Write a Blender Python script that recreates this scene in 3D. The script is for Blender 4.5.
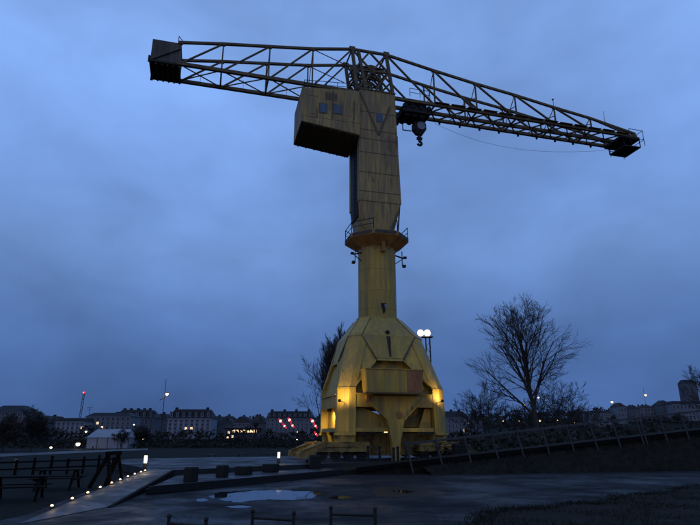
import bpy, math, random
from mathutils import Vector, Matrix
R = math.radians
scene = bpy.context.scene
for o in list(bpy.data.objects): bpy.data.objects.remove(o)

# ------------------------------------------------------------------ camera
FP = 549.0                                   # focal length in pixels of the 700 px wide photograph
PITCH = math.atan((437 - 262.5) / FP)
CAMH = 2.05
cam_d = bpy.data.cameras.new('camera'); cam = bpy.data.objects.new('camera', cam_d)
scene.collection.objects.link(cam); scene.camera = cam
cam_d.sensor_width = 36.0; cam_d.lens = FP / 700 * 36; cam_d.clip_end = 6000; cam_d.clip_start = .1
cam.location = (0, 0, CAMH); cam.rotation_euler = (R(90) + PITCH, 0, 0)

# ------------------------------------------------------------------ dusk sky
CLOUD = (8.68, 6.7, -3.79)
SUN_EL, SUN_ROT = R(1.5), R(200)
world = bpy.data.worlds.new('World'); scene.world = world; world.use_nodes = True
nt = world.node_tree; nt.nodes.clear()
def N(t, **kw):
    n = nt.nodes.new(t)
    for k, v in kw.items(): setattr(n, k, v)
    return n
def L(a, b): nt.links.new(a, b)
out = N('ShaderNodeOutputWorld')
sky = N('ShaderNodeTexSky', sky_type='NISHITA', sun_disc=False); sky.sun_elevation = SUN_EL; sky.sun_rotation = SUN_ROT
sky.air_density = 1.6; sky.dust_density = 3.0; sky.ozone_density = 4.0
tc = N('ShaderNodeTexCoord'); sep = N('ShaderNodeSeparateXYZ'); L(tc.outputs['Generated'], sep.inputs[0])
# cloud layer: darker towards the horizon like any overcast, broken by soft noise
ramp = N('ShaderNodeValToRGB'); L(sep.outputs['Z'], ramp.inputs[0])
cr = ramp.color_ramp
cr.elements[0].position = 0.0; cr.elements[0].color = (.056, .118, .305, 1)
cr.elements[1].position = 1.0; cr.elements[1].color = (.215, .375, .770, 1)
for p_, c_ in ((.11, (.069, .145, .365, 1)), (.17, (.090, .182, .440, 1)), (.31, (.148, .270, .575, 1)), (.42, (.162, .298, .645, 1)), (.67, (.198, .355, .735, 1))):
    e = cr.elements.new(p_); e.color = c_
mp = N('ShaderNodeMapping'); mp.inputs['Location'].default_value = CLOUD; mp.inputs['Scale'].default_value = (1.0, 1.0, 1.7); L(tc.outputs['Generated'], mp.inputs[0])
n1 = N('ShaderNodeTexNoise'); n1.inputs['Scale'].default_value = 1.9; n1.inputs['Detail'].default_value = 4; n1.inputs['Roughness'].default_value = .45; n1.inputs['Distortion'].default_value = .15
L(mp.outputs[0], n1.inputs['Vector'])
mr = N('ShaderNodeMapRange'); mr.inputs[1].default_value = .28; mr.inputs[2].default_value = .72; mr.inputs[3].default_value = .74; mr.inputs[4].default_value = 1.34
L(n1.outputs[0], mr.inputs[0])
n2 = N('ShaderNodeTexNoise'); n2.inputs['Scale'].default_value = 5.5; n2.inputs['Detail'].default_value = 4; n2.inputs['Roughness'].default_value = .5; n2.inputs['Distortion'].default_value = .25
mp2 = N('ShaderNodeMapping'); mp2.inputs['Scale'].default_value = (1, 1, 1.5); L(tc.outputs['Generated'], mp2.inputs[0]); L(mp2.outputs[0], n2.inputs['Vector'])
m2 = N('ShaderNodeMapRange'); m2.inputs[1].default_value = .25; m2.inputs[2].default_value = .75; m2.inputs[3].default_value = .86; m2.inputs[4].default_value = 1.13
L(n2.outputs[0], m2.inputs[0]); mm = N('ShaderNodeMath', operation='MULTIPLY'); L(mr.outputs[0], mm.inputs[0]); L(m2.outputs[0], mm.inputs[1])
mul = N('ShaderNodeVectorMath', operation='SCALE'); L(ramp.outputs[0], mul.inputs[0]); L(mm.outputs[0], mul.inputs['Scale'])
bg1 = N('ShaderNodeBackground'); L(mul.outputs[0], bg1.inputs[0]); bg1.inputs[1].default_value = 1.0
bg2 = N('ShaderNodeBackground'); L(sky.outputs[0], bg2.inputs[0]); bg2.inputs[1].default_value = .05
mixw = N('ShaderNodeMixShader'); mixw.inputs[0].default_value = .03; L(bg1.outputs[0], mixw.inputs[1]); L(bg2.outputs[0], mixw.inputs[2])
L(mixw.outputs[0], out.inputs[0])

# very soft warm sun from behind the camera, added to lift the crane's front
sun_d = bpy.data.lights.new('sun', 'SUN'); sun_d.energy = .26; sun_d.angle = R(70); sun_d.color = (1, .74, .50)
sun = bpy.data.objects.new('sun', sun_d); scene.collection.objects.link(sun)
sun.rotation_euler = Vector((.25, 1, -.42)).to_track_quat('-Z', 'Y').to_euler()

vs = scene.view_settings; vs.view_transform = 'Standard'; vs.look = 'None'; vs.exposure = 0.0; vs.gamma = 1.0
try: vs.use_curve_mapping = False
except Exception: pass
scene.cycles.max_bounces = 6
scene.cycles.sample_clamp_indirect = 4.0

# ------------------------------------------------------------------ helpers
CP, SP = math.cos(PITCH), math.sin(PITCH)
def ray(x, y):
    a = (x - 350) / FP; b = (262.5 - y) / FP
    return Vector((a, CP - b * SP, SP + b * CP))
CAMP = Vector((0, 0, CAMH))
def PY(x, y, Y): r = ray(x, y); return CAMP + r * (Y / r.y)          # pixel -> point at distance Y
def PZ(x, y, z): r = ray(x, y); return CAMP + r * ((z - CAMH) / r.z)  # pixel -> point on the level z
def PP(x, y, P, n):                                                   # pixel -> point on a plane
    r = ray(x, y); return CAMP + r * ((Vector(P) - CAMP).dot(n) / r.dot(n))

def lk(o): scene.collection.objects.link(o); return o
def tag(o, label=None, cat=None, group=None, kind=None):
    if label: o['label'] = label
    if cat: o['category'] = cat
    if group: o['group'] = group
    if kind: o['kind'] = kind
    return o
def thing(name, loc, label, cat, group=None, rz=0):
    o = bpy.data.objects.new(name, None); lk(o); o.location = loc; o.rotation_euler = (0, 0, rz); o.empty_display_size = .3
    return tag(o, label, cat, group)

class MB:
    def __init__(s): s.v = []; s.f = []; s.m = []
    def add(s, vs, fs, mi=0):
        b = len(s.v); s.v += [tuple(p) for p in vs]; s.f += [tuple(i + b for i in f) for f in fs]; s.m += [mi] * len(fs); return s
    def box(s, c, d, rz=0, mi=0):
        x, y, z = [k / 2 for k in d]; M = Matrix.Rotation(rz, 3, 'Z'); c = Vector(c)
        return s.add([c + M @ Vector((sx * x, sy * y, sz * z)) for sx in (-1, 1) for sy in (-1, 1) for sz in (-1, 1)],
                     [(0, 1, 3, 2), (4, 6, 7, 5), (0, 4, 5, 1), (2, 3, 7, 6), (0, 2, 6, 4), (1, 5, 7, 3)], mi)
    def b2(s, a, b, mi=0):
        return s.box([(p + q) / 2 for p, q in zip(a, b)], [abs(q - p) for p, q in zip(a, b)], 0, mi)
    def bar(s, a, b, w, h=None, up=(0, 0, 1), mi=0):
        h = h or w; a = Vector(a); b = Vector(b); d = (b - a).normalized(); up = Vector(up)
        if abs(d.dot(up)) > .98: up = Vector((0, 1, 0))
        x = d.cross(up).normalized() * (w / 2); y = x.cross(d).normalized() * (h / 2)
        return s.add([a - x - y, a + x - y, a + x + y, a - x + y, b - x - y, b + x - y, b + x + y, b - x + y],
                     [(3, 2, 1, 0), (4, 5, 6, 7), (0, 1, 5, 4), (1, 2, 6, 5), (2, 3, 7, 6), (3, 0, 4, 7)], mi)
    def tube(s, a, b, r0, r1=None, n=8, mi=0, cap=True):
        r1 = r0 if r1 is None else r1; a = Vector(a); b = Vector(b); d = (b - a).normalized()
        up = Vector((0, 0, 1)) if abs(d.z) < .95 else Vector((1, 0, 0))
        x = d.cross(up).normalized(); y = x.cross(d)
        ring = [x * math.cos(2 * math.pi * k / n) + y * math.sin(2 * math.pi * k / n) for k in range(n)]
        fs = [(k, (k + 1) % n, n + (k + 1) % n, n + k) for k in range(n)]
        if cap: fs += [tuple(range(n - 1, -1, -1)), tuple(range(n, 2 * n))]
        return s.add([a + p * r0 for p in ring] + [b + p * r1 for p in ring], fs, mi)
    def lathe(s, prof, n=24, mi=0, c=(0, 0, 0), ph=0):
        vs = []; fs = []
        for r, z in prof:
            vs += [(c[0] + r * math.cos(ph + 2 * math.pi * k / n), c[1] + r * math.sin(ph + 2 * math.pi * k / n), c[2] + z) for k in range(n)]
        for i in range(len(prof) - 1):
            fs += [(i * n + k, i * n + (k + 1) % n, (i + 1) * n + (k + 1) % n, (i + 1) * n + k) for k in range(n)]
        fs += [tuple(range(n - 1, -1, -1)), tuple(range((len(prof) - 1) * n, len(prof) * n))]
        return s.add(vs, fs, mi)
    def loft(s, rings, mi=0):
        n = len(rings[0]); vs = [p for r in rings for p in r]; fs = []
        for i in range(len(rings) - 1):
            fs += [(i * n + k, i * n + (k + 1) % n, (i + 1) * n + (k + 1) % n, (i + 1) * n + k) for k in range(n)]
        fs += [tuple(range(n - 1, -1, -1)), tuple(range((len(rings) - 1) * n, len(rings) * n))]
        return s.add(vs, fs, mi)
    def slab(s, pts, thick, mi=0):
        """polygon given by its outer points, thickened by the vector thick"""
        t = Vector(thick); return s.loft([[Vector(p) + t for p in pts], [Vector(p) for p in pts]], mi)
    def sphere(s, c, r, n=8, mi=0, sz=1.0):
        prof = [(max(.001, r * math.sin(math.pi * i / n)), -r * sz * math.cos(math.pi * i / n)) for i in range(n + 1)]
        return s.lathe(prof, n + 2, mi, c)
    def mesh(s, name, mats, smooth=False):
        me = bpy.data.meshes.new(name); me.from_pydata(s.v, [], s.f)
        for m in (mats if isinstance(mats, (list, tuple)) else [mats]): me.materials.append(m)
        me.polygons.foreach_set('material_index', s.m)
        import bmesh
        bm = bmesh.new(); bm.from_mesh(me); bmesh.ops.recalc_face_normals(bm, faces=bm.faces); bm.to_mesh(me); bm.free()
        if smooth: me.polygons.foreach_set('use_smooth', [True] * len(me.polygons))
        me.update(); return me
    def build(s, name, mats, parent=None, loc=None, smooth=False):
        o = bpy.data.objects.new(name, s.mesh(name, mats, smooth)); lk(o)
        if parent: o.parent = parent
        if loc: o.location = loc
        return o
def put(me, name, parent=None, loc=(0, 0, 0), rot=(0, 0, 0), scale=(1, 1, 1)):
    o = bpy.data.objects.new(name, me); lk(o); o.location = loc; o.rotation_euler = rot; o.scale = scale
    if parent: o.parent = parent
    return o
def copy_tree(o, parent=None):
    c = o.copy(); lk(c); c.parent = parent
    for ch in [k for k in bpy.data.objects if k.parent == o]: copy_tree(ch, c)
    return c

# ------------------------------------------------------------------ materials
def mat(name, col, rough=.7, metal=0.0, var=.25, scale=3.0, bump=0.0, bscale=20.0, stretch=(1, 1, 1), spots=None, spec=.5, detail=6):
    m = bpy.data.materials.new(name); m.use_nodes = True; t = m.node_tree; b = t.nodes['Principled BSDF']
    b.inputs['Roughness'].default_value = rough; b.inputs['Metallic'].default_value = metal; b.inputs['Specular IOR Level'].default_value = spec
    tcn = t.nodes.new('ShaderNodeTexCoord'); mpn = t.nodes.new('ShaderNodeMapping'); mpn.inputs['Scale'].default_value = stretch
    t.links.new(tcn.outputs['Object'], mpn.inputs[0])
    n = t.nodes.new('ShaderNodeTexNoise'); n.inputs['Scale'].default_value = scale; n.inputs['Detail'].default_value = detail; n.inputs['Roughness'].default_value = .62
    t.links.new(mpn.outputs[0], n.inputs['Vector'])
    r = t.nodes.new('ShaderNodeValToRGB'); e = r.color_ramp.elements
    e[0].position = .3; e[0].color = tuple(c * (1 - var) for c in col) + (1,); e[1].position = .7; e[1].color = tuple(min(1, c * (1 + var)) for c in col) + (1,)
    t.links.new(n.outputs[0], r.inputs[0]); src = r.outputs[0]
    for (scol, lo, hi, ssc, sst) in (spots or []):
        mp2 = t.nodes.new('ShaderNodeMapping'); mp2.inputs['Scale'].default_value = sst; mp2.inputs['Location'].default_value = (ssc * 3.1, 2.2, 1.7)
        t.links.new(tcn.outputs['Object'], mp2.inputs[0])
        n2 = t.nodes.new('ShaderNodeTexNoise'); n2.inputs['Scale'].default_value = ssc; n2.inputs['Detail'].default_value = 8; n2.inputs['Roughness'].default_value = .68
        t.links.new(mp2.outputs[0], n2.inputs['Vector'])
        mrn = t.nodes.new('ShaderNodeMapRange'); mrn.inputs[1].default_value = lo; mrn.inputs[2].default_value = hi; t.links.new(n2.outputs[0], mrn.inputs[0])
        mx = t.nodes.new('ShaderNodeMixRGB'); mx.inputs[2].default_value = tuple(scol) + (1,)
        t.links.new(mrn.outputs[0], mx.inputs[0]); t.links.new(src, mx.inputs[1]); src = mx.outputs[0]
    t.links.new(src, b.inputs['Base Color'])
    if bump:
        n3 = t.nodes.new('ShaderNodeTexNoise'); n3.inputs['Scale'].default_value = bscale; n3.inputs['Detail'].default_value = 5
        t.links.new(mpn.outputs[0], n3.inputs['Vector'])
        bp = t.nodes.new('ShaderNodeBump'); bp.inputs['Strength'].default_value = bump; bp.inputs['Distance'].default_value = .05
        t.links.new(n3.outputs[0], bp.inputs['Height']); t.links.new(bp.outputs[0], b.inputs['Normal'])
    return m
def emit(name, col, strength):
    m = bpy.data.materials.new(name); m.use_nodes = True; b = m.node_tree.nodes['Principled BSDF']
    b.inputs['Base Color'].default_value = (.1, .1, .1, 1); b.inputs['Emission Color'].default_value = tuple(col) + (1,); b.inputs['Emission Strength'].default_value = strength
    return m
STREAK = (1, 1, .12)
M = {}
M['yellow'] = mat('yellow paint', (.375, .245, .026), .6, 0, .30, .7, .2, 10, (1, 1, .35),
                  [((.17, .11, .03), .50, .74, 1.3, (1, 1, .10)), ((.24, .17, .05), .46, .62, 5.0, (1, 1, .06)), ((.10, .042, .02), .63, .70, 2.2, (1, 1, .28))])
M['yellow_old'] = mat('weathered yellow paint', (.37, .24, .070), .75, 0, .30, .6, .2, 10, (1, 1, .4),
                  [((.13, .10, .062), .46, .72, 1.0, (1, 1, .12)), ((.18, .135, .075), .44, .60, 5.0, (1, 1, .06)), ((.10, .046, .022), .60, .70, 1.7, (1, 1, .25)), ((.085, .052, .026), .55, .68, .7, (1, 1, .22))])
M['yellow_grimy'] = mat('grimy yellow paint', (.23, .155, .032), .7, 0, .35, 1.2, .2, 12, (1, 1, 1), [((.06, .042, .02), .48, .66, 1.6, (1, 1, 1))])
M['seam'] = mat('grimy seam', (.10, .075, .035), .8)
M['rust'] = mat('rusted plate', (.24, .105, .038), .8, 0, .35, 2.5, .3, 18, (1, 1, .5))
M['dark_rust'] = mat('dark rust run', (.035, .017, .008), .9, 0, .5, 4, 0, 10, (1, 1, .3))
M['collar'] = mat('rust stained yellow', (.26, .135, .042), .75, 0, .35, 1.6, .2, 16, (1, 1, .5), [((.14, .07, .035), .52, .72, 2.0, (1, 1, .4))])
M['steel'] = mat('rusty jib steel', (.105, .070, .032), .8, .0, .45, 1.4, 0, 10, (1, 1, 1), [((.20, .13, .04), .54, .70, 1.1, (1, 1, 1))])
M['dark'] = mat('dark machinery steel', (.020, .018, .016), .7, .0, .4, 3, spec=.2)
M['ballast'] = mat('weathered ballast', (.085, .075, .062), .85, 0, .35, 1.8, .2, 12, STREAK, [((.03, .03, .03), .5, .7, 2.0, STREAK)])
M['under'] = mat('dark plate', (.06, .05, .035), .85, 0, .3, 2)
M['glass'] = mat('dusk window glass', (.05, .07, .11), .12, 0, .2, 4)
M['far_glass'] = mat('dark far window', (.010, .012, .018), .4, 0, .2, 4, spec=.2)
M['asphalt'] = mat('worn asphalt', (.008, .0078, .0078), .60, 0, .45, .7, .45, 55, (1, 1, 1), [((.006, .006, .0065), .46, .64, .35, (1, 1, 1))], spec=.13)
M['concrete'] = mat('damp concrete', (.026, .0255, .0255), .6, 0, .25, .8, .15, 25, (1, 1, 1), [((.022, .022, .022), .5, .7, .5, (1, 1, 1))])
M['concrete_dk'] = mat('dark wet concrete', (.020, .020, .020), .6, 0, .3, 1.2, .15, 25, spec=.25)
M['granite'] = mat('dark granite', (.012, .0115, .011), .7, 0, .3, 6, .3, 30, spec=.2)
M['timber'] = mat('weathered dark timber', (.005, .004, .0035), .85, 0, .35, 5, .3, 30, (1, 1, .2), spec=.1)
M['soil'] = mat('damp soil and dead leaves', (.015, .0130, .009), .9, 0, .5, 2.5, .5, 12, spec=.08)
M['grass'] = mat('winter grass', (.006, .0066, .004), .9, 0, .5, 1.4, .5, 12, spec=.08)
M['grassblade'] = mat('winter grass blades', (.014, .0145, .008), .8, 0, .5, 2, spec=.08)
M['bark'] = mat('winter bark', (.030, .025, .020), .9, 0, .3, 6, .4, 20, (1, 1, .2))
M['rail'] = mat('galvanised rail', (.045, .045, .046), .6, .0, .25, 5, spec=.3)
M['water'] = mat('river water', (.010, .014, .016), .12, 0, .2, .2, .25, 1.2)
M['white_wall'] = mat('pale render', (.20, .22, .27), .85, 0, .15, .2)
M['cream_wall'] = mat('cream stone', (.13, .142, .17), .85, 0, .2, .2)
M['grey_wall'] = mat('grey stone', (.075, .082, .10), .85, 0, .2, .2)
M['slate'] = mat('slate roof', (.016, .017, .021), .7, 0, .3, .5, spec=.2)
M['tile'] = mat('dark tile roof', (.03, .022, .02), .8, 0, .3, .5, spec=.2)
M['winframe'] = mat('white window frame', (.20, .215, .25), .7)
M['canvas'] = mat('white marquee canvas', (.20, .22, .26), .7, 0, .1, 1)
M['woods'] = mat('far wood', (.030, .030, .024), .95, 0, .5, .2)
M['scrub'] = mat('bank scrub', (.016, .016, .010), .95, 0, .5, .8)
M['brass'] = mat('weathered post', (.22, .15, .07), .5, .2, .3, 6)
M['warm'] = emit('warm lamp', (1, .50, .16), 5)
M['warm_hot'] = emit('bright warm lamp', (1, .62, .28), 6)
M['white_l'] = emit('white lamp', (1, .84, .58), 5)
M['flood'] = emit('floodlight glass', (1, .66, .28), 5)
M['red_l'] = emit('red lamp', (1, .012, .03), .75)
M['red_hot'] = emit('red lamp core', (1, .42, .36), 2.2)
M['win_lit'] = emit('lit window', (1, .68, .36), 1.6)

def wet(m, lo, hi, sc):
    t = m.node_tree; b = t.nodes['Principled BSDF']; tcn = t.nodes.new('ShaderNodeTexCoord')
    n = t.nodes.new('ShaderNodeTexNoise'); n.inputs['Scale'].default_value = sc; n.inputs['Detail'].default_value = 9; n.inputs['Roughness'].default_value = .66
    t.links.new(tcn.outputs['Object'], n.inputs['Vector'])
    r = t.nodes.new('ShaderNodeMapRange'); r.inputs[1].default_value = .38; r.inputs[2].default_value = .62; r.inputs[3].default_value = lo; r.inputs[4].default_value = hi
    t.links.new(n.outputs[0], r.inputs[0]); t.links.new(r.outputs[0], b.inputs['Roughness'])
wet(M['asphalt'], .34, .9, .30); wet(M['concrete_dk'], .40, .85, .5); wet(M['concrete'], .45, .85, .6)
def lamp_data(name, kind, energy, col, **kw):
    d = bpy.data.lights.new(name, kind); d.energy = energy; d.color = col
    for k, v in kw.items(): setattr(d, k, v)
    return d
WARM = (1, .72, .30)

# ------------------------------------------------------------------ terrain, river
def sstep(a, b, x): t = max(0, min(1, (x - a) / (b - a))); return t * t * (3 - 2 * t)
def terrain_z(x, y):
    z = 0.0
    z -= 7.0 * sstep(118, 122, y) * (1 - sstep(222, 228, y))
    z += 1.2 * sstep(226, 230, y)
    z += (11 + 3 * math.sin(x * .013 + 1)) * sstep(300, 560, y)
    z += 15 * sstep(40, 330, x) * sstep(260, 520, y)
    z -= 1.2 * sstep(52, 70, y) * (1 - sstep(110, 117, y)) * sstep(-25, -35, x) * 0
    return z
xs = sorted(set([-3000, -2000, -1200, -900] + [k * 40 for k in range(-18, 19)] + [900, 1200, 2000, 3000] + [-60, -50, -30, -20, -10, 10, 20, 30, 50, 60]))
ys = sorted(set([-300, -100, -40, 0, 10, 20, 30, 40, 60, 80, 100, 117, 118, 119, 120, 121, 122, 140, 180, 215, 222, 224, 226, 227, 228, 230, 245, 260, 280] + [300 + 30 * k for k in range(12)] + [700, 900, 1300, 2000, 4000]))
tb = MB(); nx = len(xs)
tb.add([(x, y, terrain_z(x, y)) for y in ys for x in xs], [(j * nx + i, j * nx + i + 1, (j + 1) * nx + i + 1, (j + 1) * nx + i) for j in range(len(ys) - 1) for i in range(nx - 1)])
tag(tb.build('ground', M['grass'], smooth=True), kind='structure')
tag(MB().add([(-3000, 117, -3), (3000, 117, -3), (3000, 232, -3), (-3000, 232, -3)], [(0, 1, 2, 3)]).build('river', M['water']), kind='structure')

def sheet(name, pts, m, z=None, thick=0, kind='structure', parent=None):
    mb = MB()
    if thick: mb.slab(pts, (0, 0, -thick))
    else: mb.add(pts, [tuple(range(len(pts)))])
    o = mb.build(name, m, parent)
    if kind and not parent: tag(o, kind=kind)
    return o
# forecourt asphalt, in front of everything
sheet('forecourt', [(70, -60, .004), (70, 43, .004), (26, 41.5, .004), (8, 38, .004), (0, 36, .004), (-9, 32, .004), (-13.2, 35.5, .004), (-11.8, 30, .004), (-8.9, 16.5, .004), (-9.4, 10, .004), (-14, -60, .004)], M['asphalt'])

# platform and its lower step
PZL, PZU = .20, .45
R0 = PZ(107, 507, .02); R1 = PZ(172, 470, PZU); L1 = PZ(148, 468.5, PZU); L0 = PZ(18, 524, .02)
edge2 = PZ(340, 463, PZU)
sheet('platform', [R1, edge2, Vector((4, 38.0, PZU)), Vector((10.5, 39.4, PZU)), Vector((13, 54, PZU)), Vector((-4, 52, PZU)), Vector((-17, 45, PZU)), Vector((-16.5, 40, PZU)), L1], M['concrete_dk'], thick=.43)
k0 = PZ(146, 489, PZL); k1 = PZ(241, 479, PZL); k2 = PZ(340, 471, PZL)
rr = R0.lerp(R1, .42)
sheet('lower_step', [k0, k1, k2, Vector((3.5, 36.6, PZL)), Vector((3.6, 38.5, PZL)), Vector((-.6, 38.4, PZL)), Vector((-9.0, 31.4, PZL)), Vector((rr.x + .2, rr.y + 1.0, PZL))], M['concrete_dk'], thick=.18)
w = MB()
w.add([L0, R0, R1, L1, L0 - Vector((0, 0, .3)), R0 - Vector((0, 0, .3)), R1 - Vector((0, 0, .6)), L1 - Vector((0, 0, .6))],
      [(0, 1, 2, 3), (1, 5, 6, 2), (0, 3, 7, 4), (3, 2, 6, 7), (0, 4, 5, 1)])
tag(w.build('walkway', M['concrete']), kind='structure')
# dark strip along the walkway standing in for the shade on its side face
tag(MB().bar(R0 + Vector((.07, 0, -.12)), R1 + Vector((.07, 0, -.12)), .12, .26).build('walkway_side_shade', M['timber']), 'dark strip added for the shade on the side of the walkway', 'kerb')
tag(MB().bar(k0 + Vector((.12, .05, -.04)), k2 + Vector((.08, -.10, -.04)), .16, .26).build('kerb', M['granite']), 'long dark stone kerb at the foot of the lower step', 'kerb')

# pale quay path on the left and its edge
sheet('quay_path', [Vector(p) for p in (PZ(-60, 459.6, .02), PZ(0, 456.6, .02), PZ(148, 449.8, .02), PZ(148, 448.2, .02), PZ(0, 453.6, .02), PZ(-60, 456, .02))], M['concrete'])

# puddles: still water lying on the asphalt
rnd = random.Random(4)
def puddle(pts, name='puddle', z=.009, m='puddle'):
    P = [PZ(x, y, z) for x, y in pts]; ptsx = []
    n = len(P)
    for i in range(n):
        p0, p1, p2, p3 = P[i - 1], P[i], P[(i + 1) % n], P[(i + 2) % n]
        for k in range(8):
            t = k / 8
            q = .5 * ((2 * p1) + (-p0 + p2) * t + (2 * p0 - 5 * p1 + 4 * p2 - p3) * t * t + (-p0 + 3 * p1 - 3 * p2 + p3) * t ** 3)
            ptsx.append(q)
    c = sum(ptsx, Vector()) / len(ptsx); ph = rnd.uniform(0, 6); fine = []
    for i, a in enumerate(ptsx):
        b = ptsx[(i + 1) % len(ptsx)]
        for k in range(4): fine.append(a.lerp(b, k / 4))
    for i, a in enumerate(fine):
        t = 6.2832 * i / len(fine); w = .05 * math.sin(5 * t + ph) + .04 * math.sin(11 * t + 2 * ph) + .035 * math.sin(23 * t + ph) + .022 * math.sin(41 * t) + rnd.uniform(-.015, .015)
        fine[i] = c + (a - c) * (1 + w)
    o = MB().add(fine, [tuple(range(len(fine)))]).build(name, M[m]); tag(o, kind='structure')
M['puddle_dark'] = mat('dark puddle', (.0045, .004, .0035), .45, 0, .4, 2, .2, 15, spec=.12)  # dark reflection in the right-hand puddles, put into the colour
M['puddle'] = mat('puddle water', (.006, .0065, .007), .03, 0, .1, 1, spec=.33)
puddle([(213, 496), (224, 491.5), (262, 490.5), (300, 490.8), (316, 492), (317, 497.5), (296, 499.5), (262, 499.8), (240, 501.8), (220, 500)])
puddle([(372, 488.5), (392, 485.5), (418, 489), (448, 493.5), (420, 496.5), (380, 496)], 'dark_puddle', .008, 'puddle_dark')
puddle([(468, 488.5), (486, 487), (501, 489.8), (480, 491)], 'dark_puddle', .008, 'puddle_dark')
puddle([(530, 480.5), (546, 479.8), (556, 481.3), (538, 482)], 'dark_puddle', .008, 'puddle_dark')
puddle([(196, 499.5), (204, 498.5), (208, 500.5), (199, 501.5)])
puddle([(226, 506.5), (242, 505.5), (252, 507), (236, 508)])
puddle([(392, 491), (404, 490), (416, 491.6), (402, 493)], z=.013)
puddle([(330, 497), (346, 496), (352, 498), (338, 499)])
puddle([(300, 492), (312, 491), (322, 492.4), (310, 493.2)])

# dead-grass verge in the lower right corner
vg = [PZ(470, 530, .012), PZ(482, 516, .012), PZ(506, 509, .012), PZ(540, 508.5, .012), PZ(572, 503, .012), PZ(598, 503.5, .012), PZ(622, 495, .012), PZ(660, 493, .012), PZ(690, 486, .012), PZ(730, 484, .012), PZ(770, 527, .012)]
sheet('verge', vg, M['soil'])
g = MB(); rnd = random.Random(8)
def in_poly(x, y, poly):
    c = False; j = len(poly) - 1
    for i in range(len(poly)):
        a, b = poly[i], poly[j]
        if (a.y > y) != (b.y > y) and x < (b.x - a.x) * (y - a.y) / (b.y - a.y) + a.x: c = not c
        j = i
    return c
k = 0
while k < 9000:
    x = rnd.uniform(2, 18); y = rnd.uniform(13, 26)
    if not in_poly(x, y, vg): continue
    if math.sin(x * 1.7 + 2 * math.sin(y * .9)) + math.sin(y * 2.3 + x) + rnd.gauss(0, .6) < -.2: k += 1; continue
    h = rnd.uniform(.03, .13); a = rnd.uniform(0, 6.3); dx, dy = math.cos(a) * .008, math.sin(a) * .008; l = rnd.uniform(-.05, .05); l2 = rnd.uniform(-.05, .05)
    g.add([(x - dx, y - dy, .01), (x + dx, y + dy, .01), (x + l, y + l2, h)], [(0, 1, 2)]); k += 1
tag(g.build('grass', M['grassblade']), 'short dead grass on the verge', None, kind='stuff')

M['leaf'] = mat('fallen leaf', (.022, .015, .008), .8, 0, .5, 8, spec=.15)
lt = MB(); rnd = random.Random(31)
for k in range(2600):
    y = 11 + 24 * rnd.random() ** 1.5; x = rnd.uniform(-.62, .62) * y
    if math.sin(x * .8 + 1) + math.sin(y * .7 + x * .3) + rnd.gauss(0, .8) < .2: continue
    if x < -5 and y > 15: continue
    r_ = rnd.uniform(.012, .038); a = rnd.uniform(0, 6.3); z_ = .006 + rnd.uniform(0, .004)
    lt.add([(x + r_ * math.cos(a), y + r_ * math.sin(a), z_), (x + .6 * r_ * math.cos(a + 1.6), y + .6 * r_ * math.sin(a + 1.6), z_ + .012), (x - r_ * math.cos(a), y - r_ * math.sin(a), z_ + .003), (x + .6 * r_ * math.cos(a - 1.6), y + .6 * r_ * math.sin(a - 1.6), z_)], [(0, 1, 2, 3)])
tag(lt.build('leaf_litter', M['leaf']), 'fallen leaves scattered over the asphalt', None, kind='stuff')
tf = MB()
for i in range(1, 10):
    a, b = vg[i - 1] if i > 1 else vg[0], vg[i]
    for k in range(120):
        p_ = a.lerp(b, rnd.random()) + Vector((rnd.gauss(0, .16), rnd.gauss(0, .22), 0))
        for b_ in range(3):
            an = rnd.uniform(0, 6.3); l_ = Vector((rnd.uniform(-.07, .07), rnd.uniform(-.07, .07), rnd.uniform(.03, .12))); d_ = Vector((math.cos(an), math.sin(an), 0)) * .009
            q_ = Vector((p_.x + rnd.gauss(0, .03), p_.y + rnd.gauss(0, .03), .006)); tf.add([q_ - d_, q_ + d_, q_ + l_], [(0, 1, 2)])
tag(tf.build('edge_grass', M['grassblade']), 'ragged grass along the edge of the verge', None, kind='stuff')

# ------------------------------------------------------------------ the crane
T15 = R(15)
CX, CY, CZ = 2.3, 45.0, PZU
crane = thing('harbour_crane', (CX, CY, CZ), 'tall yellow shipyard hammerhead crane with a long lattice jib', 'crane', rz=T15)
def dz(z): return z - .05      # heights below were measured from z = .40
UC = -.1                       # centre of the portal
LV = [(1.90, 4.2, .70), (4.95, 4.14, .70), (9.1, 2.95, .78), (10.75, 1.72, .62)]
def FK(z):
    for (z0, f0, c0), (z1, f1, c1) in zip(LV, LV[1:]):
        if z <= z1 or z1 == LV[-1][0]:
            t = (z - z0) / (z1 - z0); return f0 + (f1 - f0) * t, c0 + (c1 - c0) * t
BACK = .62                     # the portal is a little shallower behind
def q(u, v, z): return Vector((u + UC, v * (BACK if v > 0 else 1), z))
portal = MB().lathe([(1.66, 10.2), (1.80, 10.72), (1.78, 10.9), (1.63, 10.9)], 32).build('portal', M['yellow'], crane)
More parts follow.
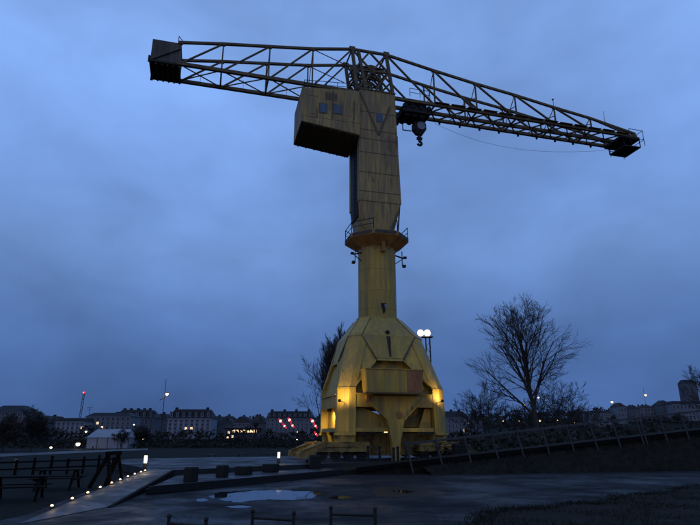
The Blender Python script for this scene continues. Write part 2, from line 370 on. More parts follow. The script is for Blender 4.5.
for sx in (-1, 1):
    for sy in (-1, 1):
        def sec(z, inset=0.0, w_=.5):
            F, c = FK(z); F -= inset
            pts = [(F - c - w_, F), (F - c, F), (F, F - c), (F, F - c - w_), (F - .55, F - c - w_), (F - c - w_, F - .55)]
            return [q(sx * a, sy * b, z) for a, b in pts]
        leg = MB().loft([sec(1.90), sec(4.88)]).build('leg', M['yellow'], crane)
        MB().loft([sec(5.02), sec(9.06)]).build('upper_leg', M['yellow'], leg)
        MB().loft([sec(9.12, 0, .35), sec(10.75, 0, .3)]).build('shoulder', M['yellow'], leg)
        MB().loft([sec(4.88, -.03, .51), sec(5.02, -.03, .51)]).build('leg_band', M['yellow'], leg)
        MB().loft([sec(9.03, -.035, .5), sec(9.14, -.035, .5)]).build('leg_band', M['yellow'], leg)
        F = 4.2
        f_ = MB().loft([sec(1.72, -.10, .6), sec(1.90, -.10, .6)]).build('foot_plate', M['yellow'], leg)
        MB().loft([[q(sx * a, sy * b, z) for a, b in ((2.95, 3.95), (3.95, 3.95), (3.95, 2.95), (2.95, 2.95))] for z in (1.25, 1.72)]).build('pivot_block', M['yellow'], leg)

def on_face(side, u, z, outw=0.0):
    """point on one of the four portal faces: u along it, z up, outw proud of the face"""
    F, c = FK(z); F += outw
    if side == 0: return q(u, -F, z)
    if side == 1: return q(F, u, z)
    if side == 2: return q(-u, F, z)
    return q(-F, -u, z)
NRM = [Vector((0, 1, 0)), Vector((-1, 0, 0)), Vector((0, -1, 0)), Vector((1, 0, 0))]
def plate(side, pts, outw, thick, name, m, parent=portal):
    return MB().slab([on_face(side, u, z, outw) for u, z in pts], NRM[side] * thick).build(name, m, parent)
for s_ in range(4):
    plate(s_, [(-1.15, 7.25), (.95, 7.25), (2.1, 9.04), (-2.1, 9.04)], .03, .15, 'hexagon_plate', M['yellow'])
    plate(s_, [(-2.1, 9.045), (2.1, 9.045), (1.05, 10.70), (-1.05, 10.70)], .03, .15, 'shoulder_plate', M['yellow'])
    for sg in (-1, 1):
        c1 = -1.2 if sg < 0 else 1.0
        plate(s_, [(sg * 2.16, 9.04), (c1, 7.20), (sg * 2.95, 5.30), (sg * 3.15, 6.0), (sg * 2.2, 9.04)], -.06, .18, 'brace_plate', M['yellow'])
        plate(s_, [(sg * 2.12, 9.05), (sg * 2.20, 9.05), (c1 + sg * .09, 7.22), (c1, 7.22)], .07, .1, 'weld_strip', M['seam'])
        plate(s_, [(sg * 2.10, 9.06), (sg * 2.18, 9.06), (sg * 1.10, 10.68), (sg * 1.04, 10.68)], .06, .1, 'weld_strip', M['seam'])
        plate(s_, [(c1, 7.20), (c1 + sg * .02, 6.98), (sg * 2.95, 5.08), (sg * 2.95, 5.30)], .03, .32, 'brace_flange', M['yellow'])
    plate(s_, [(-1.15, 7.22), (.95, 7.22), (.95, 7.05), (-1.15, 7.05)], .05, .3, 'brace_flange', M['yellow'])
    plate(s_, [(-3.0, 4.55), (3.0, 4.55), (2.75, 6.2), (1.9, 8.0), (-1.9, 8.0), (-2.75, 6.2)], -.62 if s_ in (0, 2) else -.2, .08, 'inner_plate', M['yellow'])
    plate(s_, [(-2.95, 3.66), (2.95, 3.66), (2.95, 4.52), (-2.95, 4.52)], -.05, .5, 'girder', M['yellow'])
    plate(s_, [(-2.97, 4.52), (2.97, 4.52), (2.97, 4.60), (-2.97, 4.60)], .06, .65, 'girder_flange', M['yellow'])
    plate(s_, [(-2.97, 1.95), (2.97, 1.95), (2.97, 2.22), (-2.97, 2.22)], -.08, .35, 'sill_beam', M['yellow'])
    if s_ == 0:
        plate(s_, [(-2.25, 4.42), (2.05, 4.42), (2.05, 4.20), (.58, 2.78), (-.72, 2.78), (-2.25, 4.20)], .16, .2, 'apron', M['yellow'])
        for a, b in (((-2.25, 4.20), (-.72, 2.78)), ((2.05, 4.20), (.58, 2.78)), ((-.72, 2.78), (.58, 2.78))):
            MB().bar(on_face(s_, a[0], a[1], .12), on_face(s_, b[0], b[1], .12), .34, .09, NRM[s_].cross(Vector((0, 0, 1)))).build('apron_flange', M['yellow'], portal)
    if s_ in (1, 3): plate(s_, [(-2.95, 2.22), (2.95, 2.22), (2.95, 3.66), (-2.95, 3.66)], -.6, .08, 'web_plate', M['yellow'])
    else:
     for sg in (-1, 1):     # web plates in the lower openings
        plate(s_, [(sg * 2.95, 2.22), (sg * 2.95, 3.6), (sg * (2.2 if sg < 0 else 2.5), 3.6), (sg * (.55 if sg < 0 else 2.0), 2.95 if sg < 0 else 2.22), (sg * (.4 if sg < 0 else 1.9), 2.22)], -.6, .08, 'web_plate', M['yellow'])
# front foot under the apron
MB().loft([[q(a, b, z) for a, b in ((-w1, -4.42), (w2, -4.42), (w2, -3.9), (-w1, -3.9))] for z, w1, w2 in ((.0, .30, .17), (1.3, .38, .25), (2.80, .72, .58))]).build('front_foot', M['yellow'], portal)
# cabinet hung on the front
box = MB().loft([[Vector((u, v, z)) for u, v in ((-a, -5.25), (b, -5.25), (b, -4.0), (-a, -4.0))] for z, a, b in ((4.62, 2.50, 1.55), (6.20, 2.62, 1.74))]).build('cabinet', M['yellow'], crane)
MB().slab([(.42, -5.27, 4.66), (1.53, -5.27, 4.66), (1.70, -5.27, 6.17), (.46, -5.27, 6.17)], (0, .015, 0)).build('rusty_panel', M['rust'], box)['label'] = 'rust brown panel at the end of the cabinet'
MB().b2((-2.68, -5.31, 6.20), (1.80, -3.95, 6.27)).build('lid', M['yellow'], box)
MB().b2((-2.58, -5.30, 4.54), (1.62, -4.1, 4.62)).build('bottom_rim', M['seam'], box)
# small sign on the apron, rust marks
MB().b2((-.10, -4.46, 2.93), (.30, -4.40, 3.28)).build('notice_plate', M['rust'], portal)
MB().b2((-2.36, -4.5, 3.95), (-2.18, -4.35, 4.55)).build('rust_bracket', M['rust'], portal)
st = MB(); F8, _ = FK(8.2)
for z in (9.35,): st.add([on_face(0, -.20, 9.0, .034), on_face(0, .14, 9.0, .034), on_face(0, .02, 7.35, .034), on_face(0, -.12, 7.35, .034)], [(0, 1, 2, 3)])
st.build('rust_streak', M['dark_rust'], portal)
MB().tube(on_face(0, -.03, 9.35, .0), on_face(0, -.03, 9.35, .22), .17, .13, 10).build('vent_cap', M['dark'], portal)
# bogies
def bogie(u0, v0, flip):
    b = MB().b2((u0 - 1.9, v0 - .42, .62), (u0 + 1.9, v0 + .42, 1.25)).build('bogie', M['yellow_grimy'], crane)
    MB().b2((u0 - 1.2, v0 - .5, .95), (u0 + 1.2, v0 + .5, 1.18)).build('equaliser', M['yellow_grimy'], b)
    e = -1 if flip < 0 else 1
    xa = u0 + e * 1.9; xb = u0 + e * 3.2
    MB().loft([[Vector((xa, y_, z_)) for y_, z_ in ((v0 - .40, .3), (v0 + .40, .3), (v0 + .40, 1.12), (v0 - .40, 1.12))],
               [Vector((xb, y_, z_)) for y_, z_ in ((v0 - .36, .2), (v0 + .36, .2), (v0 + .36, .55), (v0 - .36, .55))]]).build('rail_guard', M['yellow_grimy'], b)
    MB().bar((u0 + e * 1.1, v0 - .44, 1.30), (u0 + e * 3.1, v0 - .44, .66), .07).build('grab_rail', M['yellow_grimy'], b)
    for k in range(3):
        MB().b2((u0 - 1.5 + k * 1.25, v0 - .47, .66), (u0 - 1.42 + k * 1.25, v0 - .42, 1.22)).build('stiffener', M['yellow_grimy'], b)
    for k in range(4):
        wl = MB().tube((u0 - 1.42 + k * .95, v0 - .16, .40), (u0 - 1.42 + k * .95, v0 + .16, .40), .36, .36, 20).build('wheel', M['dark'], b)
        MB().tube((u0 - 1.42 + k * .95, v0 - .24, .40), (u0 - 1.42 + k * .95, v0 + .24, .40), .10, .10, 10).build('axle', M['dark'], wl)
for sx in (-1, 1):
    bogie(UC + sx * 3.45 + (-.35 if sx < 0 else .35), -3.45, sx); bogie(UC + sx * 3.45, 3.45 * BACK, sx)

for v0, v1 in ((-2.6, -2.1), (1.2, 1.6)):  # beams added to close and darken the gap beneath the sill
    MB().b2((-3.3, v0, .35), (3.1, v1, 1.85)).build('dark_filler_beam', M['yellow_grimy'], crane)
for u0 in (-3.4, 2.9): MB().b2((u0, -2.08, .5), (u0 + .5, 1.18, 1.7)).build('dark_filler_beam', M['yellow_grimy'], crane)
for k in range(5): MB().b2((-2.5 + k * 1.1, -2.72, .35), (-2.38 + k * 1.1, -2.6, 1.85)).build('stiffener', M['yellow_grimy'], crane)
MB().b2((.9, -3.0, 2.3), (2.9, -2.9, 3.7)).build('dark_filler_plate', M['yellow_grimy'], portal)  # added darker plate, stands in for the dark inside the right opening
# column
zs = [10.9, 11.55, 13.05, 14.9, 16.6]
for a, b in zip(zs, zs[1:]):
    MB().lathe([(1.60, a + .02), (1.60, b - .02), (1.585, b)], 40).build('column_ring', M['yellow'], crane, smooth=False)
MB().lathe([(1.585, 10.7), (1.585, 17.4)], 32).build('column_core', M['yellow'], crane)
hatch = MB().slab([(-.22, -1.66, 11.95), (.24, -1.66, 11.95), (.12, -1.66, 11.25), (-.02, -1.66, 11.05)], (0, .12, 0)).build('broken_hatch', M['dark'], crane)
MB().slab([(.05, -1.68, 11.85), (.26, -1.68, 11.9), (.16, -1.68, 11.35)], (0, .02, 0)).build('loose_sheet', M['white_wall'], hatch)
MB().b2((-.16, -1.95, 16.35), (.18, -1.55, 17.3)).build('column_bracket', M['collar'], crane)
for sx in (-1, 1):
    ar = MB().bar((sx * 1.5, -.5, 16.5), (sx * 2.25, -.6, 16.25), .10).build('lamp_bracket', M['dark'], crane)
    MB().bar((sx * 1.5, -.5, 15.75), (sx * 2.15, -.6, 16.2), .06).bar((sx * 2.1, -.6, 16.9), (sx * 2.1, -.6, 15.6), .06).build('stay', M['dark'], ar)
    MB().b2((sx * 2.25 - .12, -.75, 15.45), (sx * 2.25 + .14, -.48, 15.65)).build('lamp_box', M['dark'], ar)
    MB().b2((sx * 2.35 - .12, -.72, 16.25), (sx * 2.35 + .14, -.5, 16.42)).build('lamp_box', M['dark'], ar)
# octagonal collar with its gallery
col = MB().lathe([(1.62, 16.62), (1.70, 16.9), (2.72, 17.55), (2.78, 17.60), (2.78, 17.98), (2.66, 18.02), (1.4, 18.05)], 8, ph=math.pi / 8).build('collar', M['collar'], crane)
for k in range(8):
    a0 = math.pi / 8 + k * math.pi / 4; a1 = a0 + math.pi / 4
    p0 = Vector((2.72 * math.cos(a0), 2.72 * math.sin(a0), 0)); p1 = Vector((2.72 * math.cos(a1), 2.72 * math.sin(a1), 0))
    pst = MB().bar(p0 + Vector((0, 0, 18.0)), p0 + Vector((0, 0, 18.95)), .055).build('rail_post', M['dark'], col)
    mm = (p0 + p1) / 2
    if k in (0, 3, 4, 7, 2):
        MB().bar(p0 + Vector((0, 0, 18.95)), p1 + Vector((0, 0, 18.95)), .05).bar(p0 + Vector((0, 0, 18.5)), p1 + Vector((0, 0, 18.5)), .04).build('hand_rail', M['dark'], col)
    f0, f1 = p0 * 1.035, p1 * 1.035
    MB().add([f0.lerp(f1, .08) + Vector((0, 0, 17.68)), f0.lerp(f1, .92) + Vector((0, 0, 17.68)), f0.lerp(f1, .92) + Vector((0, 0, 17.93)), f0.lerp(f1, .08) + Vector((0, 0, 17.93))], [(0, 1, 2, 3)]).build('slot', M['under'], col)

# rotating mast
MU0, MU1, MV = -1.98, 1.80, 1.6
def octo(z, a0, a1, v, c):
    return [Vector(p) for p in ((a0 + c, -v, z), (a1 - c, -v, z), (a1, -v + c, z), (a1, v - c, z), (a1 - c, v, z), (a0 + c, v, z), (a0, v - c, z), (a0, -v + c, z))]
mast = MB().loft([octo(18.02, -1.80, 1.25, 1.45, .75), octo(20.8, MU0 + .03, MU1 - .03, MV - .03, .04), octo(31.9, MU0 + .03, MU1 - .33, MV - .03, .04)]).build('mast', M['yellow_old'], crane)
seams = [20.85, 21.75, 23.55, 25.5, 26.85, 27.75, 29.6, 31.9]
def mu1(z): return MU1 - .33 * max(0, (z - 20.8) / 11.1)
for a, b in zip(seams, seams[1:]):
    MB().slab([(MU0 + .02, -MV - .02, a + .02), (mu1(a) - .02, -MV - .02, a + .02), (mu1(b) - .02, -MV - .02, b - .025), (MU0 + .02, -MV - .02, b - .025)], (0, .05, 0)).build('panel', M['yellow_old'], mast)
    MB().slab([(mu1(a) + .02, -MV, a + .02), (mu1(a) + .02, MV, a + .02), (mu1(b) + .02, MV, b - .025), (mu1(b) + .02, -MV, b - .025)], (-.05, 0, 0)).build('panel', M['yellow_old'], mast)
for a, b in zip([20.85, 23.5, 26.2], [23.5, 26.2, 27.1]):
    for v0, v1 in ((-MV, -MV + .55), (MV - .5, MV)):
        MB().b2((MU0 - .03, v0, a + .02), (MU0 + .03, v1, b - .02)).build('panel', M['yellow_old'], mast)
MB().b2((MU0 - .005, -MV + .56, 19.6), (MU0 + .035, MV - .52, 27.0)).build('side_channel_shade', M['dark'], mast)  # dark plate laid on for the shade inside the side channel
for k in range(18):
    MB().bar((MU0 - .08, -.7, 19.9 + k * .4), (MU0 - .08, -.2, 19.9 + k * .4), .035).build('rung', M['dark'], mast)
for vv in (-.7, -.2): MB().bar((MU0 - .08, vv, 19.4), (MU0 - .08, vv, 27.0), .05).build('ladder_rail', M['dark'], mast)
MB().bar((MU1 + .1, -.9, 20.9), (1.45, -1.5, 18.1), .10).build('down_pipe', M['dark'], mast)
V0 = Vector((-.15, -MV - .045, 27.35))
for a in ((-1.9, -MV - .045, 31.6), (.95, -MV - .045, 30.4)):
    MB().bar(V0, a, .16, .04, (0, 1, 0)).build('strap', M['seam'], mast)
wd = MB().b2((-.35, -MV - .06, 28.75), (.25, -MV - .02, 29.55)).build('window', M['glass'], mast)
MB().slab([(mu1(27) + .02, -1.0, 25.8), (mu1(27) + .35, -.8, 26.1), (mu1(27) + .35, -.8, 28.0), (mu1(27) + .02, -1.0, 28.3)], (0, 1.2, 0)).build('side_cowl', M['glass'], mast)
MB().b2((MU0 - .06, -MV - .08, 31.88), (mu1(32) + .08, MV + .08, 32.0)).build('mast_cap', M['seam'], mast)

# machine house
HU0, HV = -7.25, 2.0
house = MB()
zb0, zb1, zt0, zt1 = 27.45, 27.35, 30.85, 31.35
house.loft([[Vector((HU0, v, z)) for v, z in ((-HV, zb0), (HV, zb0 - .1), (HV, zt0 - .25), (-HV, zt0))],
            [Vector((MU0 - .04, v, z)) for v, z in ((-HV, zb1 - .5), (HV, zb1 - .6), (HV, zt1 - .1), (-HV, zt1))]])
house = house.build('machine_house', M['yellow_old'], crane)
def hp(u, z, o=.03):  return Vector((u, -HV - o, z))
us = [HU0 + .02, -5.55, -3.8, MU0 - .06]
for i in range(3):
    def top(u): return zt0 + (zt1 - zt0) * (u - HU0) / (MU0 - HU0) - .06
    MB().slab([hp(us[i] + .015, 28.0), hp(us[i + 1] - .015, 28.0), hp(us[i + 1] - .015, top(us[i + 1])), hp(us[i] + .015, top(us[i]))], (0, .05, 0)).build('panel', M['yellow_old'], house)
MB().slab([hp(us[0], 27.47), hp(us[3], 26.90), hp(us[3], 27.96), hp(us[0], 27.96)], (0, .05, 0)).build('skirt_panel', M['yellow_old'], house)
for x_, y_, w_ in ((319.8, 103.5, .62), (334.3, 104.6, .66)):
    r_ = PP(x_, y_, (CX - 2.03 * -math.sin(T15), CY - 2.03 * math.cos(T15), 0), Vector((-math.sin(T15), math.cos(T15), 0)))
    d_ = r_ - Vector((CX, CY, CZ)); u_ = d_.x * math.cos(T15) + d_.y * math.sin(T15)
    wn = MB().b2((u_, -HV - .07, d_.z - .85), (u_ + w_, -HV - .03, d_.z)).build('window', M['glass'], house)
    MB().b2((u_ - .07, -HV - .06, d_.z - .93), (u_ + w_ + .07, -HV - .028, d_.z + .07)).build('window_frame', M['seam'], wn)
    MB().b2((u_ + w_ / 2 - .03, -HV - .085, d_.z - .85), (u_ + w_ / 2 + .03, -HV - .07, d_.z)).build('glazing_bar', M['yellow_old'], wn)
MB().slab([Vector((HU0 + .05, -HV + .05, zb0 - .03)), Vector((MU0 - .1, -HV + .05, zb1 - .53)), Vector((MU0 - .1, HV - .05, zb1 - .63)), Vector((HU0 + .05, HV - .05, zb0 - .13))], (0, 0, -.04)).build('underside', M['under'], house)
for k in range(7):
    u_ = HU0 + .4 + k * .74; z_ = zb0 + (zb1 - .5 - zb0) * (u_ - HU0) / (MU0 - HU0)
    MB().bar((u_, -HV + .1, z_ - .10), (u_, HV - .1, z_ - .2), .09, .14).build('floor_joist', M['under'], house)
rp = []
for k in range(6):
    u_ = HU0 + .2 + k * 1.0; z_ = zt0 + (zt1 - zt0) * (u_ - HU0) / (MU0 - HU0)
    MB().bar((u_, -HV + .1, z_ - .02), (u_, -HV + .1, z_ + .8), .04).build('roof_rail_post', M['dark'], house); rp.append(Vector((u_, -HV + .1, z_)))
MB().bar(rp[0] + Vector((0, 0, .8)), rp[-1] + Vector((0, 0, .8)), .04).bar(rp[0] + Vector((0, 0, .42)), rp[-1] + Vector((0, 0, .42)), .03).build('roof_rail', M['dark'], house)

for u_, z_, w_, h_ in ((-6.7, 30.1, .9, .55), (-5.2, 29.95, 1.1, .7), (-3.3, 28.6, .8, .9), (-6.6, 28.3, .7, .5)):
    MB().b2((u_, -HV - .05, z_), (u_ + w_, -HV - .032, z_ + h_)).build('patch_plate', M['seam'] if w_ > 1 else M['yellow_old'], house)
for u_, z0_, z1_ in ((-4.55, 28.1, 30.9), (-2.6, 28.3, 30.2), (-5.95, 28.05, 28.9)):
    MB().b2((u_, -HV - .075, z0_), (u_ + .09, -HV - .035, z1_)).build('conduit', M['seam'], house)
for a in seams[1:-1]:
    MB().b2((MU0 + .02, -MV - .034, a - .035), (mu1(a) - .02, -MV - .021, a + .03)).build('seam_strip', M['seam'], mast)
# ---- jib and counter-jib: two parallel trusses 2.4 m apart
JB, JV = 31.75, 1.22
TOPN = [(-17.75, 33.9), (-14.2, 34.5), (-10.15, 35.08), (-6.23, 35.65), (-2.5, 36.4), (.86, 36.45), (5.68, 35.62), (10.1, 34.94), (14.43, 34.40), (18.87, 33.72), (23.1, 33.15), (28.3, 32.15)]
jib = MB()
for u_ in (-17.75, 28.3): jib.bar((u_, -JV, JB), (u_, JV, JB), .24)
jib = jib.build('jib', M['steel'], crane)
def member(a, b, w_, name, h=None, m='steel', p=None): return MB().bar(a, b, w_, h).build(name, M[m], p or jib)
for sv in (-1, 1):
    v = sv * JV
    member((-17.9, v, JB), (MU0, v, JB), .26, 'bottom_chord', .30); member((mu1(32), v, JB), (28.6, v, JB), .26, 'bottom_chord', .30)
    for a, b in zip(TOPN, TOPN[1:]): member((a[0], v, a[1]), (b[0], v, b[1]), .20, 'top_chord', .22)
    for i, (u_, z_) in enumerate(TOPN):
        if i in (4, 5): continue
        member((u_, v, JB), (u_, v, z_), .12, 'post')
        MB().box((u_, v, z_ - .05), (.34, .24, .27)).build('gusset', M['steel'], jib)
    # counter-jib diagonals fall towards its end, jib diagonals towards the tip
    for i in range(1, 5): member((TOPN[i][0], v, TOPN[i][1]), (TOPN[i - 1][0] + .1, v, JB), .13, 'diagonal')
    for i in range(5, 11): member((TOPN[i][0], v, TOPN[i][1]), (TOPN[i + 1][0] - .1, v, JB), .15, 'diagonal')
    for i in (7, 8, 9, 10): member((TOPN[i][0], v, TOPN[i][1] * .5 + JB * .5), (TOPN[i][0] - 2.1, v, JB), .07, 'sub_diagonal')
    member((-6.23, v, 35.6), (-2.6, v, JB + 2.6), .06, 'tie_rod')
for i in range(len(TOPN)):
    u_, z_ = TOPN[i]
    member((u_, -JV, JB), (u_, JV, JB), .14, 'cross_beam')
    if i in (0, 4, 5, 11): member((u_, -JV, z_), (u_, JV, z_), .12, 'top_cross_beam')
    if 0 < i < 4 or 5 < i < 11: member((u_, -JV, z_ - .05), (u_, JV, JB + .2), .06, 'sway_brace')
for i in range(0, 4):
    a, b = TOPN[i][0], TOPN[i + 1][0]
    if b > -6: b = -5.0
    if i < 3:
        member((a, -JV, JB), (b, JV, JB), .08, 'lateral_brace'); member((a, JV, JB), (b, -JV, JB), .08, 'lateral_brace')
    mid = (TOPN[i][0] + TOPN[i + 1][0]) / 2
    if i < 3: member((mid, JV, JB), (mid, JV, JB + 1.1), .035, 'hanger')
# trolley runway: centre girder with zig-zag lattice to both chords
member((mu1(32), 0, JB - .12), (28.2, 0, JB - .12), .22, 'runway_girder', .34)
u_ = 5.7; sg = 1
while u_ < 27.5:
    for v in (-JV, JV):
        member((u_, 0 if sg > 0 else v, JB - .05), (u_ + 1.1, v if sg > 0 else 0, JB - .05), .11, 'runway_brace')
    u_ += 1.1; sg = -sg
for k in range(13): MB().b2((5.6 + k * 1.7, -JV - .34, JB + .10 + .03 * (k % 2)), (5.6 + k * 1.7 + 1.45, -JV - .14, JB + .15 + .03 * (k % 2))).build('walkway_plank', M['steel'], jib)
for k in range(9):
    MB().tube((7.2 + k * 2.2, JV, JB - .15), (7.2 + k * 2.2, JV, JB - .42), .13, .10, 8).build('runway_lug', M['dark'], jib)
# tip platform
tip = MB().b2((27.0, -1.1, JB - 1.15), (29.0, 1.1, JB - 1.0)).build('tip_platform', M['dark'], jib)
for u_, v in ((27.0, -1.1), (29.0, -1.1), (27.0, 1.1), (29.0, 1.1)):
    MB().bar((u_, v, JB - 1.1), (u_, v, JB + .1), .07).build('hanger', M['dark'], tip)
MB().b2((26.6, -1.3, JB - .32), (28.9, 1.3, JB - .02)).build('end_machinery', M['dark'], tip)
for z_ in (JB - .35, JB + .7):
    MB().bar((29.2, -1.5, z_), (29.2, 1.5, z_), .045).bar((27.5, -1.5, z_), (29.2, -1.5, z_), .045).bar((27.5, 1.5, z_), (29.2, 1.5, z_), .045).build('hand_rail', M['dark'], tip)
for u_, v in ((29.2, -1.5), (29.2, 1.5), (27.5, -1.5), (27.5, 1.5)): MB().bar((u_, v, JB - 1.1), (u_, v, JB + .72), .045).build('rail_post', M['dark'], tip)
MB().tube((24.9, -JV, 32.9), (24.9, -JV, 34.3), .025, .02, 6).build('aerial', M['dark'], jib)
MB().tube((18.87, -JV, 33.8), (18.87, -JV, 34.6), .03, .02, 6).sphere((18.87, -JV, 34.65), .1, 6).build('wind_vane', M['dark'], jib)
# ballast box
bal = MB().b2((-20.1, -JV - .1, JB - .22), (-17.6, JV + .1, JB - .05)).build('ballast_tray', M['dark'], crane)
for k in range(5):
    MB().b2((-20.02 + k * .46, -JV, JB - .05), (-20.02 + k * .46 + .452, JV, JB + 2.05)).build('ballast_block', M['ballast'], bal)
for sv in (-1, 1):
    MB().bar((-20.1, sv * (JV + .06), JB - .3), (-20.1, sv * (JV + .06), JB + .3), .16).build('corner_post', M['dark'], bal)
    MB().bar((-20.1, sv * (JV + .07), JB - .1), (-17.7, sv * (JV + .07), JB + 1.5), .12).build('tie_bar', M['ballast'], bal)
for k in range(6):
    MB().bar((-20.0 + k * .46, -JV, JB - .30), (-20.0 + k * .46, JV, JB - .30), .14).build('tray_slat', M['under'], bal)
MB().bar((-17.95, -JV, JB + 2.0), (-17.95, -JV, JB + 2.75), .05).bar((-17.95, -JV, JB + 2.75), (-17.5, -JV, JB + 2.2), .05).build('ladder_hoop', M['dark'], bal)
# tower head: frame and rope sheaves on top of the mast
head = MB().b2((-1.9, -1.3, 31.98), (1.4, 1.3, 32.12)).build('tower_head', M['collar'], crane)
for sv in (-1, 1):
    v = sv * JV
    for a, b in (((-2.0, 32.1), (-2.5, 36.4)), ((1.45, 32.1), (.86, 36.45)), ((-1.2, 32.1), (-1.9, 36.4)), ):
        member((a[0], v, a[1]), (b[0], v, b[1]), .26, 'head_post', None, 'steel', head)
    for a, b in (((-2.0, 32.1), (.86, 36.45)), ((1.45, 32.1), (-2.5, 36.4)), ((-2.2, 34.2), (1.1, 34.4)), ((-2.25, 34.3), (-.8, 36.4)), ((1.1, 34.4), (-.8, 36.4)), ((-.4, 32.1), (-2.2, 34.2)), ((-.4, 32.1), (1.1, 34.4))):
        member((a[0], v, a[1]), (b[0], v, b[1]), .15, 'head_brace', None, 'steel', head)
    for u_, z_ in ((-2.5, 36.4), (.86, 36.45)): MB().box((u_, v, z_ + .02), (.55, .3, .42)).build('gusset', M['steel'], head)
def sheave(u_, z_, r_, v):
    n = 24; mb = MB()
    for k in range(n):
        a = 2 * math.pi * k / n; b = 2 * math.pi * (k + 1) / n
        mb.bar((u_ + r_ * math.cos(a), v, z_ + r_ * math.sin(a)), (u_ + r_ * math.cos(b), v, z_ + r_ * math.sin(b)), .18, .16, (0, 1, 0))
    o = mb.build('sheave', M['steel'], head)
    for k in range(6):
        a = math.pi * k / 3; MB().bar((u_, v, z_), (u_ + r_ * math.cos(a), v, z_ + r_ * math.sin(a)), .09).build('spoke', M['steel'], o)
    MB().tube((u_, v - .2, z_), (u_, v + .2, z_), .2, .2, 12).build('hub', M['steel'], o)
sheave(-.55, 33.3, 1.0, -.5); sheave(-.55, 33.3, 1.0, .4); sheave(-.2, 35.1, .75, 0); sheave(-1.5, 35.0, .6, .5)
for v in (-.9, .9): member((-2.3, v, 34.9), (1.0, v, 35.0), .12, 'head_brace', None, 'steel', head)
for u_ in (-2.2, 1.1): 
    for z_ in (33.2, 34.6): member((u_, -JV, z_), (u_, JV, z_ + .7), .12, 'head_brace', None, 'steel', head)
# trolley, hook
tro = MB().b2((2.5, -1.05, JB - 1.0), (5.3, 1.05, JB - .4)).build('trolley', M['dark'], crane)
MB().b2((2.9, -.9, JB - .4), (4.9, .2, JB + .25)).build('winch_housing', M['dark'], tro)
for k in range(4): MB().tube((2.7 + k * .8, -1.15, JB - .42), (2.7 + k * .8, -.95, JB - .42), .22, .22, 12).build('wheel', M['dark'], tro)
for k in range(3): MB().tube((3.0 + k * .75, -.8, JB - 1.05), (3.0 + k * .75, .8, JB - 1.05), .28, .28, 12).build('rope_drum', M['dark'], tro)
MB().b2((1.9, .4, JB - 1.35), (2.7, 1.1, JB - .9)).build('motor', M['dark'], tro)
for a, b in (((3.3, 1.3, JB), (3.3, 1.3, JB - 1.6)), ):
    MB().bar(a, b, .08).bar((3.3, 1.3, JB - 1.6), (4.2, 1.3, JB - 1.6), .08).build('maintenance_frame', M['dark'], tro)
for u_ in (3.0, 4.0, 5.0): MB().bar((u_, -JV - .4, JB + .2), (u_, -JV - .4, JB + 1.1), .04).build('rail_post', M['dark'], tro)
MB().bar((3.0, -JV - .4, JB + 1.1), (5.0, -JV - .4, JB + 1.1), .04).bar((3.0, -JV - .4, JB + .65), (5.0, -JV - .4, JB + .65), .035).build('hand_rail', M['dark'], tro)
hook = MB().loft([[Vector((4.45 + a * w_, b * d_, z_)) for a, b in ((-1, -1), (1, -1), (1, 1), (-1, 1))] for z_, w_, d_ in ((29.0, .30, .2), (29.5, .62, .32), (30.1, .62, .32), (30.45, .40, .25))]).build('hook_block', M['dark'], crane)
MB().tube((4.55, -.38, 29.85), (4.55, .38, 29.85), .42, .42, 16).build('block_sheave', M['white_wall'], hook)
for a in (-.3, .3): MB().bar((4.45 + a, 0, 30.3), (4.45 + a, 0, JB - .9), .05).build('hoist_rope', M['dark'], hook)
hk = MB(); pr = None
for k in range(9):
    a = R(90 - k * 32); p_ = Vector((4.45 + .2 * math.cos(a), 0, 28.1 + .2 * math.sin(a)))
    if pr: hk.tube(pr, p_, .12, .12, 8)
    pr = p_
hk.tube((4.45, 0, 28.3), (4.45, 0, 29.1), .14, .18, 8).tube((4.2, 0, 28.62), (4.7, 0, 28.62), .16, .16, 8).build('hook', M['dark'], hook)
# slack festoon cable under the jib
fc = MB(); pr = None
for k in range(25):
    t = k / 24; u_ = 6.5 + t * 20.5; p_ = Vector((u_, .9, JB - .6 - 2.6 * (1 - (2 * t - 1) ** 2) * (.75 - .35 * t)))
    if pr: fc.bar(pr, p_, .018)
    pr = p_
fc.build('slack_cable', M['dark'], jib)

# ---- floodlights of the crane (fixtures standing on it, lit)
def flood(parent, loc, aim, power, size=60, blend=.6, m='warm', name='floodlight', s=.2):
    d = (Vector(aim) - Vector(loc)).normalized(); loc = Vector(loc)
    f = MB().bar(loc - d * .16, loc, s * 1.5, s, (0, 0, 1)).build(name, M['dark'], parent)
    MB().bar(loc + d * .002, loc + d * .012, s * 1.3, s * .8, (0, 0, 1)).build('lens', M[m], f)
    ld = lamp_data('flood_beam', 'SPOT', power, WARM, spot_size=R(size), spot_blend=blend, shadow_soft_size=.08)
    lo = bpy.data.objects.new('flood_beam', ld); lk(lo); lo.location = loc + d * .05; lo.rotation_euler = d.to_track_quat('-Z', 'Y').to_euler(); lo.parent = parent
    return f
FL = 4.2
fl = flood(crane, (-4.42, -4.85, 4.05), (-3.90, -3.85, 4.9), 250, 150, 1.0, s=.12)
MB().bar((-4.45, -4.93, 3.97), (-3.90, -4.0, 3.95), .035).build('bracket_arm', M['dark'], fl)
fl = flood(crane, (3.25, -4.95, 4.15), (3.80, -3.85, 5.0), 210, 150, 1.0, s=.12)
MB().bar((3.22, -5.03, 4.06), (3.10, -4.1, 4.0), .035).build('bracket_arm', M['dark'], fl)
flood(crane, (-4.15, -.5, 3.5), (-3.72, .5, 2.3), 330, 120, 1.0)
flood(crane, (0.2, -1.0, 2.0), (-1.8, -3.6, 2.4), 40, 130, .9)
